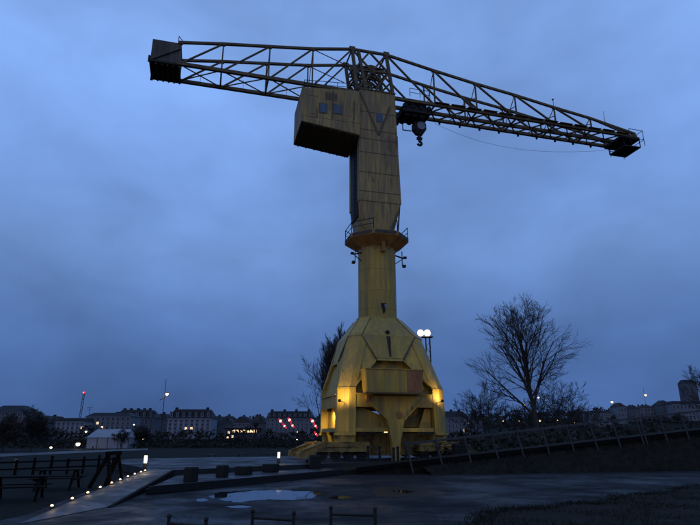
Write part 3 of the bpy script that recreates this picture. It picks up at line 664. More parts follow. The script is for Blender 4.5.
# ground floods washing the portal and the column
def ground_flood(loc, aim, power, label, size=50):
    t = thing('ground_floodlight', loc, label, 'floodlight', 'floodlights aimed at the crane')
    MB().b2((-.22, -.12, 0), (.22, .12, .06)).build('base', M['dark'], t)
    MB().bar((-.2, 0, .05), (-.2, 0, .26), .04).bar((.2, 0, .05), (.2, 0, .26), .04).build('yoke', M['dark'], t)
    flood(t, (0, 0, .25), Vector(aim) - Vector(loc), power, size, .9, name='housing')
GL = 'small black floodlight on the platform aimed up at the crane portal'
ground_flood((-2.6, 37.2, PZU), (2.2, 43, 9.5), 130, GL, 75)
ground_flood((6.6, 39.3, PZU), (2.5, 43, 10), 90, GL, 75)

# ------------------------------------------------------------------ street things on the platform
blk = MB().loft([[Vector((a * w_, b * w_, z_)) for a, b in ((-1, -1), (1, -1), (1, 1), (-1, 1))] for z_, w_ in ((0, .29), (.05, .30), (.40, .30), (.45, .27))]).mesh('stone_block', M['granite'])
for x, y, wd_, hh, lab in ((190.5, 482, 9.5, 1.35, 'tallest dark granite block of the row, next to the walkway'), (222, 477, 8.5, 1.2, 'upright dark granite block, second in the row from the walkway'), (243.5, 474.5, 12, .9, 'wide low granite block, third in the row from the walkway'), (270.5, 472, 11.5, .95, 'low granite block in front of the glowing light column')):
    p_ = PZ(x, y, PZL + .005); dist = p_.y * 1.02
    o = put(blk, 'stone_block', None, p_, (0, 0, R(-30 + x % 7)), (wd_ * dist / FP / .62,) * 2 + (hh,))
    tag(o, lab, 'stone block', 'granite blocks along the step')
p_ = PZ(314.5, 468.5, PZL + .005)
tag(put(blk, 'stone_block', None, p_, (0, 0, R(12)), (1.15, 1.1, 1.75)), 'tall dark block standing beside the crane bogie with the buffer', 'stone block', 'blocks by the crane')
p_ = PZ(441, 457, PZU)
tag(put(blk, 'stone_block', None, (p_.x, 40.2, PZU), (0, 0, R(12)), (1.6, 1.2, 2.6)), 'black cabinet block under the crane leg by the ramp rail', 'stone block', 'blocks by the crane')
# dark round bollards in front of the portal
for x, y, h_ in ((368, 462, 1.05), (379.5, 461.5, 1.05), (393.5, 462.5, .95), (398, 463, 1.0), (406, 463, 1.05)):
    p_ = Vector((PY(x, y, 39.0).x, 38.6 + (x % 3) * .15, PZU))
    o = MB().lathe([(.12, 0), (.12, .06), (.085, .09), (.085, h_ - .12), (.11, h_ - .10), (.11, h_ - .03), (.05, h_)], 12).build('bollard', M['dark'], None, p_)
    tag(o, 'slim black iron bollard in front of the crane portal', 'bollard', 'bollards before the crane')
# concrete benches on the apron behind
for x, y in ((211, 459.4), (242, 458), (269.5, 457)):
    p_ = PZ(x, y, .0)
    t = thing('concrete_bench', (p_.x, p_.y, .0), 'pale concrete bench on the quay behind the blocks', 'bench', 'concrete benches on the quay')
    MB().b2((-.45, -.25, .36), (.45, .25, .48)).build('seat', M['concrete'], t)
    for sx in (-1, 1): MB().b2((sx * .34 - .06, -.2, 0), (sx * .34 + .06, .2, .36)).build('leg', M['concrete'], t)

# walkway edge lights
for x, y in ((51.6, 508), (72, 500.5), (87.6, 494.5), (100, 489), (111.5, 484.5), (120, 481), (127.8, 478), (134.6, 475.4), (140.8, 473.3), (145, 471.8)):
    lo, hi = .02, PZU
    # deck height from how far up the walkway the pixel lies
    z = .2
    for it in range(6):
        p_ = PZ(x, y, z); t_ = (p_.y - L0.y) / (L1.y - L0.y); z = .02 + (PZU - .02) * max(0, min(1, t_))
    t = thing('walkway_light', p_, 'small round floor light on the left edge of the walkway', 'floor light', 'floor lights along the walkway')
    MB().lathe([(.07, -.01), (.07, .03), (.045, .05)], 12).build('housing', M['dark'], t)
    MB().lathe([(.036, .05), (.040, .075), (.015, .10)], 10).build('lens', M['warm_hot'], t)
    ld = lamp_data('glow', 'POINT', 1.6, WARM, shadow_soft_size=.05); lo_ = bpy.data.objects.new('glow', ld); lk(lo_); lo_.location = (.05, -.05, .22); lo_.parent = t
# lit light columns
for x, y, yt, lab in ((144.5, 470, 455, 'slim light column glowing at the far end of the walkway lights'), (278.5, 463.5, 451.5, 'slim light column glowing behind the granite blocks')):
    p_ = PZ(x, y, PZU); h_ = PY(x, yt, p_.y).z - PZU
    t = thing('light_column', p_, lab, 'light column')
    MB().lathe([(.09, 0), (.09, h_ * .45), (.07, h_ * .47)], 12).build('post', M['dark'], t)
    MB().lathe([(.075, h_ * .47), (.075, h_ * .95)], 12).build('diffuser', M['white_l'], t)
    MB().lathe([(.09, h_ * .95), (.09, h_)], 12).build('cap', M['dark'], t)
    ld = lamp_data('glow', 'POINT', 7, (1, .8, .5), shadow_soft_size=.1); lo_ = bpy.data.objects.new('glow', ld); lk(lo_); lo_.location = (.2, -.25, h_ * .7); lo_.parent = t
# weathered rail posts on the left
for x, y, yt in ((14.5, 470, 459), (117.5, 467.5, 458.5)):
    p_ = PZ(x, y, .01); h_ = PY(x, yt, p_.y).z
    tag(MB().lathe([(.10, 0), (.08, .05), (.08, h_ - .1), (.11, h_ - .08), (.09, h_)], 10).build('bollard', M['brass'], None, p_), 'weathered brown metal post beside the pale quay path', 'bollard', 'brown posts by the quay path')

# low steel barriers in the foreground
def barrier(xa, ya, xb, yb, label):
    a = PZ(xa, ya, .82); b = PZ(xb, yb, .82); c = (a + b) / 2
    t = thing('bike_barrier', (c.x, c.y, 0), label, 'barrier', 'low barriers in the foreground')
    for p_ in (a, b):
        l_ = Vector((p_.x - c.x, p_.y - c.y, 0))
        po = MB().lathe([(.036, 0), (.030, .02), (.030, .72)], 12).build('post', M['dark'], t, l_)
        MB().sphere((0, 0, .755), .042, 8).build('ball_cap', M['dark'], po)
    la = Vector((a.x - c.x, a.y - c.y, .64)); MB().tube(la, -Vector((la.x, la.y, -.64)), .027, .027, 10).build('crossbar', M['dark'], t)
barrier(169.5, 512, 206.5, 515, 'low black barrier with a stalk of weed by its post')
barrier(253, 507, 294, 509, 'low black barrier between two others facing the big puddle')
barrier(331, 504, 375, 505, 'low black barrier nearest the bare weed stems')
# weeds
def weed(px, py_, n, hgt, seed, label, spread=.25):
    p_ = PZ(px, py_, .005); rn = random.Random(seed); mb = MB()
    for k in range(n):
        b = Vector((rn.uniform(-.1, .1), rn.uniform(-.1, .1), 0)); d = Vector((rn.uniform(-spread, spread), rn.uniform(-.1, .1), 1)); h_ = hgt * rn.uniform(.6, 1)
        pr = b
        for s_ in range(5):
            nx_ = pr + d * (h_ / 5); mb.tube(pr, nx_, .007 * (1 - s_ * .15), .006 * (1 - s_ * .15), 5, cap=False); pr = nx_
            d = (d + Vector((rn.uniform(-.25, .25), rn.uniform(-.2, .2), 0)))
            if s_ > 1:
                e_ = pr + Vector((rn.uniform(-.12, .12), rn.uniform(-.1, .1), rn.uniform(.04, .12))); mb.tube(pr, e_, .004, .002, 4, cap=False)
                mb.sphere(e_, .012, 5)
    tag(mb.build('weed', M['bark'], None, p_), label, 'weed')
weed(441, 541, 4, .55, 3, 'bare dry weed stems growing from the asphalt edge')
weed(177, 548, 2, .72, 5, 'single dry weed leaning over a black barrier')

# ------------------------------------------------------------------ ramp with its railing on the right
RA = Vector((-.6, 33.4, 0)); RD = Vector((40.6, 10.4, 0)).normalized(); RN = Vector((-RD.y, RD.x, 0))
def on_ramp(x, y): return PP(x, y, RA, RN)
d0 = on_ramp(440, 460); d1 = on_ramp(700, 431); t0 = on_ramp(466, 436.5); t1 = on_ramp(700, 410.5)
def lin(a, b): 
    sa, sb = (a - RA).dot(RD), (b - RA).dot(RD); k = (b.z - a.z) / (sb - sa); return lambda s: a.z + k * (s - sa)
dk, tp = lin(d0, d1), lin(t0, t1)
S0, S1 = -.2, 42.0
def rp_(s, z, o=0): p_ = RA + RD * s + RN * o; return Vector((p_.x, p_.y, z))
ramp = tag(MB().loft([[rp_(s, z, o) for z, o in ((-.1, .06), (max(.05, dk(s)), .06), (max(.05, dk(s)), 3.2), (-.1, 3.2))] for s in (S0, 3.0, S1)]).build('ramp', M['soil']), kind='structure')
rail = thing('ramp_railing', rp_(0, 0), 'grey steel railing climbing along the ramp on the right', 'railing')
def rl(s, z, o=0): return rp_(s, z, o) - rp_(0, 0)
slope = math.atan((dk(S1) - dk(5)) / (S1 - 5))
MB().bar(rl(4, tp(4) - .05), rl(S1, tp(S1)), .12, .13).build('top_rail', M['rail'], rail)
MB().bar(rl(1.0, dk(1.0) - .02), rl(S1, dk(S1) - .02), .10, .24).build('edge_beam', M['timber'], rail)
MB().bar(rl(4, dk(4) + .75 * (tp(4) - dk(4))), rl(S1, dk(S1) + .75 * (tp(S1) - dk(S1))), .03).build('wire', M['dark'], rail)
MB().bar(rl(4, dk(4) + .45 * (tp(4) - dk(4))), rl(S1, dk(S1) + .45 * (tp(S1) - dk(S1))), .03).build('wire', M['dark'], rail)
for x in (408.5, 438.6, 467, 494.5, 519.8, 545.5, 570.5, 594, 617, 641, 644.5, 665, 687, 709):
    s = (on_ramp(x, 445) - RA).dot(RD); zt = tp(s) if x > 455 else dk(s) + 1.25
    zbm = max(.02, dk(s) - .55)
    MB().bar(rl(s + (dk(s) - zbm) * .16 + .12, zbm, -.07), rl(s - (zt - dk(s)) * .16, zt, -.07), .085, .10).build('post', M['rail'], rail)
# rough bank below the ramp
bk = MB(); rnd = random.Random(21); prof = []
NS = 90
for i in range(NS + 1):
    s = 5 + (S1 - 5) * i / NS; top = dk(s) - .28
    row = []
    for j in range(7):
        t = j / 6; w_ = 1.6 * (1 - t) ** 1.3
        zz = max(0, top) * (t ** .8) + (rnd.uniform(-.09, .12) if 0 < j < 6 else 0) - (.05 if j == 0 else 0)
        row.append(rp_(s, zz, -w_ + rnd.uniform(-.12, .12) if j < 6 else .1))
    prof.append(row)
bk.add([p_ for r_ in prof for p_ in r_], [(i * 7 + j, (i + 1) * 7 + j, (i + 1) * 7 + j + 1, i * 7 + j + 1) for i in range(NS) for j in range(6)])
tag(bk.build('embankment', M['soil'], smooth=True), kind='structure')
gs = MB()
for k in range(5200):
    s = rnd.uniform(3, S1); t = rnd.random(); w_ = 1.7 * (1 - t) ** 1.3; zb = max(0, dk(s) - .28) * t ** .8
    if math.sin(s * 1.3) + math.sin(s * .57 + 2) + rnd.gauss(0, .5) < -.3: continue
    p_ = rp_(s, zb - .03, -w_); h_ = rnd.uniform(.08, .38); l = Vector((rnd.uniform(-.2, .2), rnd.uniform(-.2, .2), h_)); a = rnd.uniform(0, 6.3); dd = Vector((math.cos(a), math.sin(a), 0)) * rnd.uniform(.01, .03)
    gs.add([p_ - dd, p_ + dd, p_ + l], [(0, 1, 2)])
tag(gs.build('bank_weeds', M['scrub']), 'tangled dead weeds on the bank below the railing', None, kind='stuff')
rb = MB(); rn = random.Random(5)
for px, py_, sc in ((476, 470, .5), (606, 468, .42), (618, 469, .3), (470, 471, .3)):
    p_ = PZ(px, py_, 0)
    st_ = MB(); prof = [(.02, 0), (1, .05), (1.05, .3), (.8, .55), (.3, .66), (.02, .68)]
    st_.lathe([(a * sc, b * sc) for a, b in prof], 9)
    st_.v = [(x + rn.uniform(-.1, .1) * sc, y + rn.uniform(-.1, .1) * sc, z + (rn.uniform(-.08, .08) * sc if z > .01 else 0)) for x, y, z in st_.v]
    tag(st_.build('rubble_stone', M['concrete'], None, p_), 'pale lump of rubble at the foot of the dark bank', 'rubble', 'rubble along the bank')

# ------------------------------------------------------------------ dark timber things on the left
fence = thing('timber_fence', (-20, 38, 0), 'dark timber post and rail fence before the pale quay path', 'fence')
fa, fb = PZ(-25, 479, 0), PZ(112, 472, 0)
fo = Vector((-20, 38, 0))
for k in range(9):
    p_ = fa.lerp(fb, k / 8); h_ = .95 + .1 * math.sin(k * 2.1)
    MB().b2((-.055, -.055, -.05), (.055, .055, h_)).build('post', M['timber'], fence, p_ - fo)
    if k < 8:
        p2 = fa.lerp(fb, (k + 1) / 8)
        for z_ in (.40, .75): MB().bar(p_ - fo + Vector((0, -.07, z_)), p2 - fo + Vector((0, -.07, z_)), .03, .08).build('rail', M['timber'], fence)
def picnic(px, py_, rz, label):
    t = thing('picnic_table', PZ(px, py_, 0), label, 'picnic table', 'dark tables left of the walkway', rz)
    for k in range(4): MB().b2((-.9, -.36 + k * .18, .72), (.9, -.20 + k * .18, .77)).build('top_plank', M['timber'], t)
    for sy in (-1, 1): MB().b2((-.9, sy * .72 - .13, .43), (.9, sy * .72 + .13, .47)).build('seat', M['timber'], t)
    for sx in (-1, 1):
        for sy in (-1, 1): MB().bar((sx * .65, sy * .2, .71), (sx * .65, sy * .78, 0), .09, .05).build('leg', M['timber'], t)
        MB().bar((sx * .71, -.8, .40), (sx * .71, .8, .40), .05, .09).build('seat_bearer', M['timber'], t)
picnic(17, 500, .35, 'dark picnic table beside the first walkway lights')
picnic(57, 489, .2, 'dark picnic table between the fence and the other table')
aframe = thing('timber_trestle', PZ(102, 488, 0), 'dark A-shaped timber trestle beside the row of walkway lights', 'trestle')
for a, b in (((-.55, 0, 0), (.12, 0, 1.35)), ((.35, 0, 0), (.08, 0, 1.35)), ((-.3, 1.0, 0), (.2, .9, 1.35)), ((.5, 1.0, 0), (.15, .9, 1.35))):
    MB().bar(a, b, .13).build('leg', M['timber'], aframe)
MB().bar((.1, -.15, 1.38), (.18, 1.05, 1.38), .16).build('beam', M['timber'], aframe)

# ------------------------------------------------------------------ bare trees
def bare_tree(name, base, height, spread, seed, label, levels=5, trunk_r=None, stems=1, split=.22, droop=0.0, twig=.016, group=None, dens=1.0, lean=(0, 0), limbs=7, lead=.72):
    rn = random.Random(seed); t = thing(name, base, label, 'tree', group)
    tr = MB(); cw = MB(); tr_r = trunk_r or height * .017
    def grow(p, d, ln, r, lev, mb):
        nseg = 4 if lev <= 1 else 3; pts = [p]; rr_ = [r]
        for i in range(nseg):
            w0 = .035 if lev == 0 else .10
            d = (d + Vector((rn.gauss(0, w0), rn.gauss(0, w0), rn.gauss(.03 if lev else .06, .05) - droop * lev * .03))).normalized()
            p2 = pts[-1] + d * (ln / nseg); pts.append(p2); rr_.append(max(twig * .5, r * (1 - .62 * (i + 1) / nseg)))
        nsd = 8 if lev == 0 else (5 if lev < 3 else 3)
        for i in range(nseg): mb.tube(pts[i], pts[i + 1], rr_[i], rr_[i + 1], nsd, cap=False)
        if lev >= levels: return
        nch = [limbs, 6, 5, 5, 4, 3][lev] if lev < 6 else 3
        nch = max(2, int(nch * dens + rn.random()))
        for k in range(nch):
            tt = (.28 if lev == 0 else .22) + .76 * (k + rn.random() * .8) / nch
            tt = min(tt, .99); ii = min(nseg - 1, int(tt * nseg)); f_ = tt * nseg - ii
            pp = pts[ii].lerp(pts[ii + 1], f_); rc = (rr_[ii] * (1 - f_) + rr_[ii + 1] * f_)
            ang = rn.uniform(.40, .80) * (1.15 - .45 * tt); az = (k * 2.4 + rn.uniform(-.5, .5)) if lev == 0 else rn.uniform(0, 6.283)
            dd = (pts[ii + 1] - pts[ii]).normalized(); sx_ = dd.orthogonal().normalized(); sy_ = dd.cross(sx_)
            nd = (dd * math.cos(ang) + (sx_ * math.cos(az) + sy_ * math.sin(az)) * math.sin(ang))
            nd = Vector((nd.x * spread, nd.y * spread, nd.z)).normalized()
            grow(pp, nd, ln * rn.uniform(.46, .72) * (1 - .35 * tt * (lev > 0)) * ((1.18 - .55 * tt) if stems == 1 and lev == 0 else 1), max(twig, rc * rn.uniform(.45, .7)), lev + 1, cw)
    if stems == 1:
        grow(Vector((0, 0, -.1)), Vector((lean[0], lean[1], 1)).normalized(), height * lead, tr_r, 0, tr)
    else:
        hs = height * split; tr.tube((0, 0, -.1), (lean[0] * hs, lean[1] * hs, hs), tr_r * 1.15, tr_r * .95, 9)
        for k in range(stems):
            a = 6.283 * (k + rn.random() * .5) / stems; sp_ = rn.uniform(.12, .42) * spread
            grow(Vector((lean[0] * hs, lean[1] * hs, hs * .92)), Vector((math.cos(a) * sp_, math.sin(a) * sp_ * .8, 1)).normalized(), height * rn.uniform(.50, .64), tr_r * rn.uniform(.5, .75), 0, tr)
    zmax = max(v[2] for v in cw.v); k = height / zmax
    tr.v = [tuple(c * k for c in v) for v in tr.v]; cw.v = [tuple(c * k for c in v) for v in cw.v]
    tr.build('trunk', M['bark'], t); cw.build('crown', M['bark'], t)
    return t
def tree_px(name, xb, yt, Y, spread, seed, label, **kw):
    b = PY(xb, 440, Y); z0 = terrain_z(b.x, Y); top = PY(xb, yt, Y).z
    return bare_tree(name, (b.x, Y, z0), top - z0, spread, seed, label, **kw)
tree_px('bare_tree', 539, 291, 75, 1.12, 12, 'tall bare tree with a wide fan of branches behind the ramp railing', stems=1, limbs=19, lead=.80, levels=4, trunk_r=.40, twig=.020, dens=1.15)
tree_px('bare_tree', 338, 318, 82, .62, 7, 'bare tree rising behind the left side of the crane portal', stems=1, limbs=17, lead=.8, levels=4, trunk_r=.30, twig=.024, lean=(.01, 0), dens=1.5)
tree_px('bare_tree', 326, 352, 88, .9, 27, 'smaller bare tree leaning out behind the crane portal', stems=3, levels=4, split=.14, trunk_r=.2, twig=.020)
for x, yt, Y, sd, lab in ((552, 388, 84, 35, 'dense brushy sapling right of the tall bare tree trunk'), (527, 392, 82, 36, 'dense brushy sapling left of the tall bare tree trunk'), (476, 392, 96, 37, 'low bare sapling next to the crane and the pale block'), (488, 376, 92, 31, 'short bushy bare tree beside the pale far block'), (512, 398, 86, 32, 'low thicket tree at the foot of the tall bare tree'), (566, 364, 95, 33, 'slim bare tree close behind the tall fan-shaped tree'), (585, 404, 90, 34, 'low bare thorn tree before the wooded hill')):
    tree_px('bare_tree', x, yt, Y, 1.15, sd, lab, stems=4, levels=3 if x == 512 else 4, split=.1, trunk_r=.14, twig=.024, dens=.85)
tree_px('bare_tree', 719, 364, 80, 1.0, 41, 'bare tree at the edge beside the dark tower block', stems=3, levels=4, split=.2, twig=.02)
tree_px('bare_tree', 32, 404, 84, 1.5, 51, 'dense spreading bare tree before the dark roofed house', stems=6, levels=4, split=.08, trunk_r=.2, twig=.03, dens=1.1)
tree_px('bare_tree', 4, 412, 90, 1.5, 52, 'broad dark bare tree at the end of the quay path', stems=6, levels=4, split=.08, trunk_r=.2, twig=.03, dens=1.1)
tree_px('bare_tree', 140, 423, 112, 1.5, 53, 'round dark bushy tree between the marquee and the tall lamp', stems=6, levels=4, split=.08, trunk_r=.15, twig=.03, dens=1.0)
tree_px('bare_tree', 122, 428, 108, 1.4, 56, 'low dark bushy tree beside the marquee', stems=5, levels=4, split=.08, trunk_r=.12, twig=.03, dens=.9)
# dark hedges along the quay: low ground cover nobody could count
def clumps(name, spots, m, label, seed, leaf=.5):
    rn = random.Random(seed); mb = MB()
    for (x, y, z, rx, rz_, n) in spots:
        for k in range(n):
            a = rn.uniform(0, 6.283); b = rn.uniform(-.1, 1.5); rr_ = rn.uniform(.6, 1.05)
            p_ = Vector((x + rx * rr_ * math.cos(a) * math.cos(b), y + rx * .8 * rr_ * math.sin(a) * math.cos(b), z + rz_ * rr_ * math.sin(b)))
            u1 = Vector((rn.gauss(0, 1), rn.gauss(0, 1), rn.gauss(0, 1))).normalized() * leaf * rn.uniform(.5, 1.2); u2 = Vector((rn.gauss(0, 1), rn.gauss(0, 1), rn.gauss(0, 1))).normalized() * leaf * rn.uniform(.4, .9)
            mb.add([p_ - u1, p_ + u2, p_ + u1, p_ - u2 * .7], [(0, 1, 2, 3)])
    return tag(mb.build(name, m), label, None, kind='stuff')
rn = random.Random(77)
clumps('quay_hedge', [(x, 112 + rn.uniform(-3, 3), -.1, rn.uniform(1.8, 3.4), rn.uniform(.9, 1.7), 90) for x in [-75 + k * 2.3 for k in range(32)]] +
       [(x, 106 + rn.uniform(-5, 5), -.1, rn.uniform(2, 3.6), rn.uniform(1.2, 2.6), 110) for x in [16 + k * 3 for k in range(22)]], M['scrub'], 'dark hedge along the quay edge', 3, .35)
clumps('thicket', [(p_.x, p_.y, 0, rn.uniform(1.6, 2.8), rn.uniform(1.2, 2.2) + max(0, dk(s_)) * .55, 130) for s_ in [9 + k * 1.5 for k in range(24)] for p_ in [rp_(s_, 0, 6 + rn.uniform(-1, 3))]], M['scrub'], 'dark thicket behind the ramp railing', 9, .28)
clumps('riverbank_scrub', [(x, 232 + rn.uniform(-2, 6), 1.0, rn.uniform(3, 7), rn.uniform(2, 5.5), 80) for x in [-150 + k * 4.5 for k in range(70)]], M['scrub'], 'dark scrub along the far bank', 4, .9)
clumps('woodland', [(x, Y + rn.uniform(-15, 15), terrain_z(x, Y) - 1, rn.uniform(7, 13), rn.uniform(5, 10), 70) for Y in (430, 480, 560) for x in [-420 + k * 11 for k in range(86)]], M['woods'], 'far wooded skyline on the hill', 5, 2.0)

# ------------------------------------------------------------------ far buildings
win_me = {}
def window_mesh(w_, h_, lit):
    k = (round(w_, 2), round(h_, 2), lit)
    if k not in win_me:
        mb = MB().b2((-w_ / 2, -.06, 0), (w_ / 2, .02, h_), 0)
        for a in (-1, 1): mb.b2((a * w_ / 2 - .09, -.12, -.1), (a * w_ / 2 + .09, .02, h_ + .1), 1)
        mb.b2((-w_ / 2 + .09, -.12, h_), (w_ / 2 - .09, .02, h_ + .12), 1).b2((-w_ / 2 - .2, -.25, -.22), (w_ / 2 + .2, .02, -.1), 1).b2((-.05, -.11, 0), (.05, -.061, h_), 1)
        win_me[k] = mb.mesh('window', [M['win_lit'] if lit else M['far_glass'], M['winframe']])
    return win_me[k]
def building(x0, x1, ywt, yrt, Y, wall, roof, floors, cols, label, lit=(), chim=(), dorm=0, depth=12, name='town_house', group=None, zb=None, hip=.16, h1=None):
    a = PY(x0, ywt, Y); b = PY(x1, ywt, Y); zt = a.z; zr = PY((x0 + x1) / 2, yrt, Y).z; cx = (a.x + b.x) / 2; W = b.x - a.x
    z0 = terrain_z(cx, Y) - .3 if zb is None else zb
    t = thing(name, (cx, Y, z0), label, 'building', group); H = zt - z0
    MB().b2((-W / 2, 0, 0), (W / 2, depth, H)).build('wall', wall, t)
    ins = min(W, depth) * hip; hr = zr - zt
    rf = MB().loft([[Vector(p) for p in ((-W / 2 - .3, -.3, H), (W / 2 + .3, -.3, H), (W / 2 + .3, depth + .3, H), (-W / 2 - .3, depth + .3, H))],
                    [Vector(p) for p in ((-W / 2 + ins, ins, H + hr), (W / 2 - ins, ins, H + hr), (W / 2 - ins, depth - ins, H + hr), (-W / 2 + ins, depth - ins, H + hr))]]).build('roof', roof, t)
    MB().b2((-W / 2 - .2, -.28, H - .45), (W / 2 + .2, -.02, H - .05)).build('cornice', wall, t)
    for c_ in chim: MB().b2((c_ * (W / 2 - ins) - .55, ins + .5, H + hr - .4), (c_ * (W / 2 - ins) + .55, ins + 1.6, H + hr + .8)).build('chimney', M['slate'], rf)
    for k in range(dorm):
        u_ = -W / 2 + W * (k + .5) / dorm
        d_ = MB().b2((u_ - .75, .25, H + hr * .15), (u_ + .75, ins + .6, H + hr * .72)).build('dormer', roof, rf)
        put(window_mesh(.9, hr * .4, False), 'window', rf, (u_, .24, H + hr * .2))
    fh = H / (floors + .3)
    for f_ in range(floors):
        for c_ in range(cols):
            u_ = -W / 2 + W * (c_ + .5) / cols
            put(window_mesh(min(1.3, W / cols * .5), fh * .56, (f_, c_) in lit), 'window', t, (u_, 0, f_ * fh + fh * .35 + .3))
    return t
W_, C_, G_ = M['white_wall'], M['cream_wall'], M['grey_wall']
building(-14, 27, 412, 405, 150 + 82, G_, M['slate'], 5, 8, 'grey house with a dark hipped roof behind the spreading tree', hip=.35)
building(57, 85, 421.5, 418, 244, W_, M['slate'], 4, 6, 'white block with a flat roof between the tree and the marquee', lit=((2, 5),), hip=.05)
building(86, 131, 416.5, 412.5, 252, C_, M['slate'], 5, 9, 'pale long building behind the marquee', lit=((3, 2), (2, 3), (1, 7)), hip=.2)
building(113, 154, 418, 409.5, 275, G_, M['slate'], 4, 8, 'dark old building with a row of chimneys on its roof', chim=(-.9, -.45, .05, .5, .9), dorm=6, lit=((2, 4),), hip=.25)
building(168, 211, 418.5, 409, 248, W_, M['slate'], 5, 8, 'white town building with dormers in its dark mansard roof', lit=((2, 3), (2, 4)), chim=(-.95, .95), dorm=7, hip=.18)
building(212, 233, 424, 420, 262, G_, M['slate'], 4, 5, 'narrow grey house beside the white mansard building', chim=(.5,))
building(233.5, 250, 423, 418.5, 262, C_, M['tile'], 4, 4, 'small cream house with a brown roof in the riverside row', chim=(-.5,))
building(250.5, 266, 424, 419.5, 262, G_, M['slate'], 4, 4, 'small grey house joined to the long riverside block', chim=(.3,))
building(266.5, 313, 418.5, 411, 250, C_, M['slate'], 5, 11, 'long riverside block with a dark attic roof behind the red lamps', lit=((1, 7),), chim=(-.93, -.3, .3, .93), dorm=9, hip=.12)
building(313.5, 350, 424, 420, 262, G_, M['slate'], 4, 9, 'low grey block half hidden behind the crane portal')
building(440, 469, 417.5, 411, 252, C_, M['slate'], 4, 8, 'pale block with a dark roof beside the right leg of the crane', chim=(-.2, .7), lit=((1, 6),), hip=.2)
building(589, 612, 413, 410.5, 400, C_, M['slate'], 3, 8, 'long pale house low on the wooded hill', hip=.1)
building(617, 626, 406.5, 402.5, 420, C_, M['tile'], 3, 3, 'small pale gabled house on the wooded hill', hip=.4)
building(660, 672, 405, 400, 430, G_, M['slate'], 3, 4, 'dark roofed house at the top of the hill', hip=.4)
building(672, 705, 404, 401, 420, C_, M['slate'], 3, 9, 'wide pale house in front of the tower block', hip=.1)
building(683.5, 696.5, 383, 379.5, 640, G_, M['slate'], 16, 6, 'dark tower block standing above the hill', hip=.2, name='tower_block')
for x0, x1, yw, yr, Y, wl, rf, fl, co, lab in (
        (28, 44, 419, 415, 300, G_, M['slate'], 4, 4, 'grey gabled house behind the spreading bare tree'), (45, 56, 421, 416, 310, C_, M['tile'], 4, 3, 'narrow cream house left of the white flat roofed block'),
        (131.5, 142, 414, 410.5, 300, C_, M['slate'], 5, 3, 'tall narrow house behind the building with chimneys'), (154.5, 167, 419, 413.5, 300, G_, M['slate'], 5, 3, 'dark gabled house left of the white mansard building'),
        (213, 222, 419.5, 416, 320, C_, M['slate'], 5, 3, 'upper house above the narrow grey riverside house'), (223, 232, 418, 415.5, 325, G_, M['tile'], 5, 3, 'brown roofed house on the slope above the pavilion'),
        (238, 247, 418.5, 416.2, 330, W_, M['slate'], 5, 3, 'white house peeping over the cream riverside house'), (252, 264, 419, 415.6, 320, G_, M['tile'], 5, 4, 'brown roofed house left of the long riverside block'),
        (315, 326, 420, 415.5, 320, C_, M['slate'], 5, 4, 'cream house between the long block and the crane'), (470, 482, 419, 415, 300, G_, M['slate'], 4, 4, 'grey house half hidden by the short bushy tree'),
        (628, 640, 409, 405.5, 430, G_, M['slate'], 3, 4, 'grey house among the hill trees beside the gabled house'), (640, 656, 408, 405, 440, C_, M['tile'], 3, 5, 'cream house low on the hill below the tall lamp')):
    building(x0, x1, yw, yr, Y, wl, rf, fl, co, lab, chim=(.4,) if co < 4 else (-.6, .5), hip=.3, lit=((2, 1),) if x0 in (154.5, 252) else ())
# lit riverside pavilion
p_ = PY(239, 437, 226); t = thing('riverside_pavilion', (p_.x, 233, 1.1), 'low dark pavilion with a strip of lit windows by the river', 'pavilion')
MB().b2((-7.5, 0, 0), (6.5, 6, 4.2)).build('wall', G_, t); MB().b2((-8, -.6, 4.2), (7, 6.5, 4.5)).build('roof', M['slate'], t)
for k in range(7): put(window_mesh(1.3, 1.0, True), 'window', t, (-3.6 + k * 1.45, 0, 2.7))
for a, b in ((-5.6, 2.2), (-4.0, .7), (-5.9, .5)): put(window_mesh(.9, .9, True), 'window', t, (a, 0, b))
# marquee
p_ = PZ(107, 452, 0.0); Ym = 108; px_ = PY(107, 445, Ym).x
t = thing('marquee', (px_, Ym, 0), 'white canvas marquee tent on the quay', 'marquee')
mw = 39 * Ym / FP / 2 * 1.02; hm = PY(107, 437.5, Ym).z; hr_ = PY(107, 429, Ym).z
MB().b2((-mw, 0, 0), (mw, 5, hm)).build('side_wall', M['canvas'], t)
MB().loft([[Vector(p) for p in ((-mw - .15, -.15, hm), (mw + .15, -.15, hm), (mw + .15, 5.15, hm), (-mw - .15, 5.15, hm))], [Vector(p) for p in ((-mw * .8, 2.3, hr_), (mw * .8, 2.3, hr_), (mw * .8, 2.7, hr_), (-mw * .8, 2.7, hr_))]]).build('canopy', M['canvas'], t)
for k in range(5): MB().b2((-mw - .02 + k * mw / 2, -.06, 0), (-mw + .08 + k * mw / 2, -.005, hm - .02)).build('pole', M['rail'], t)

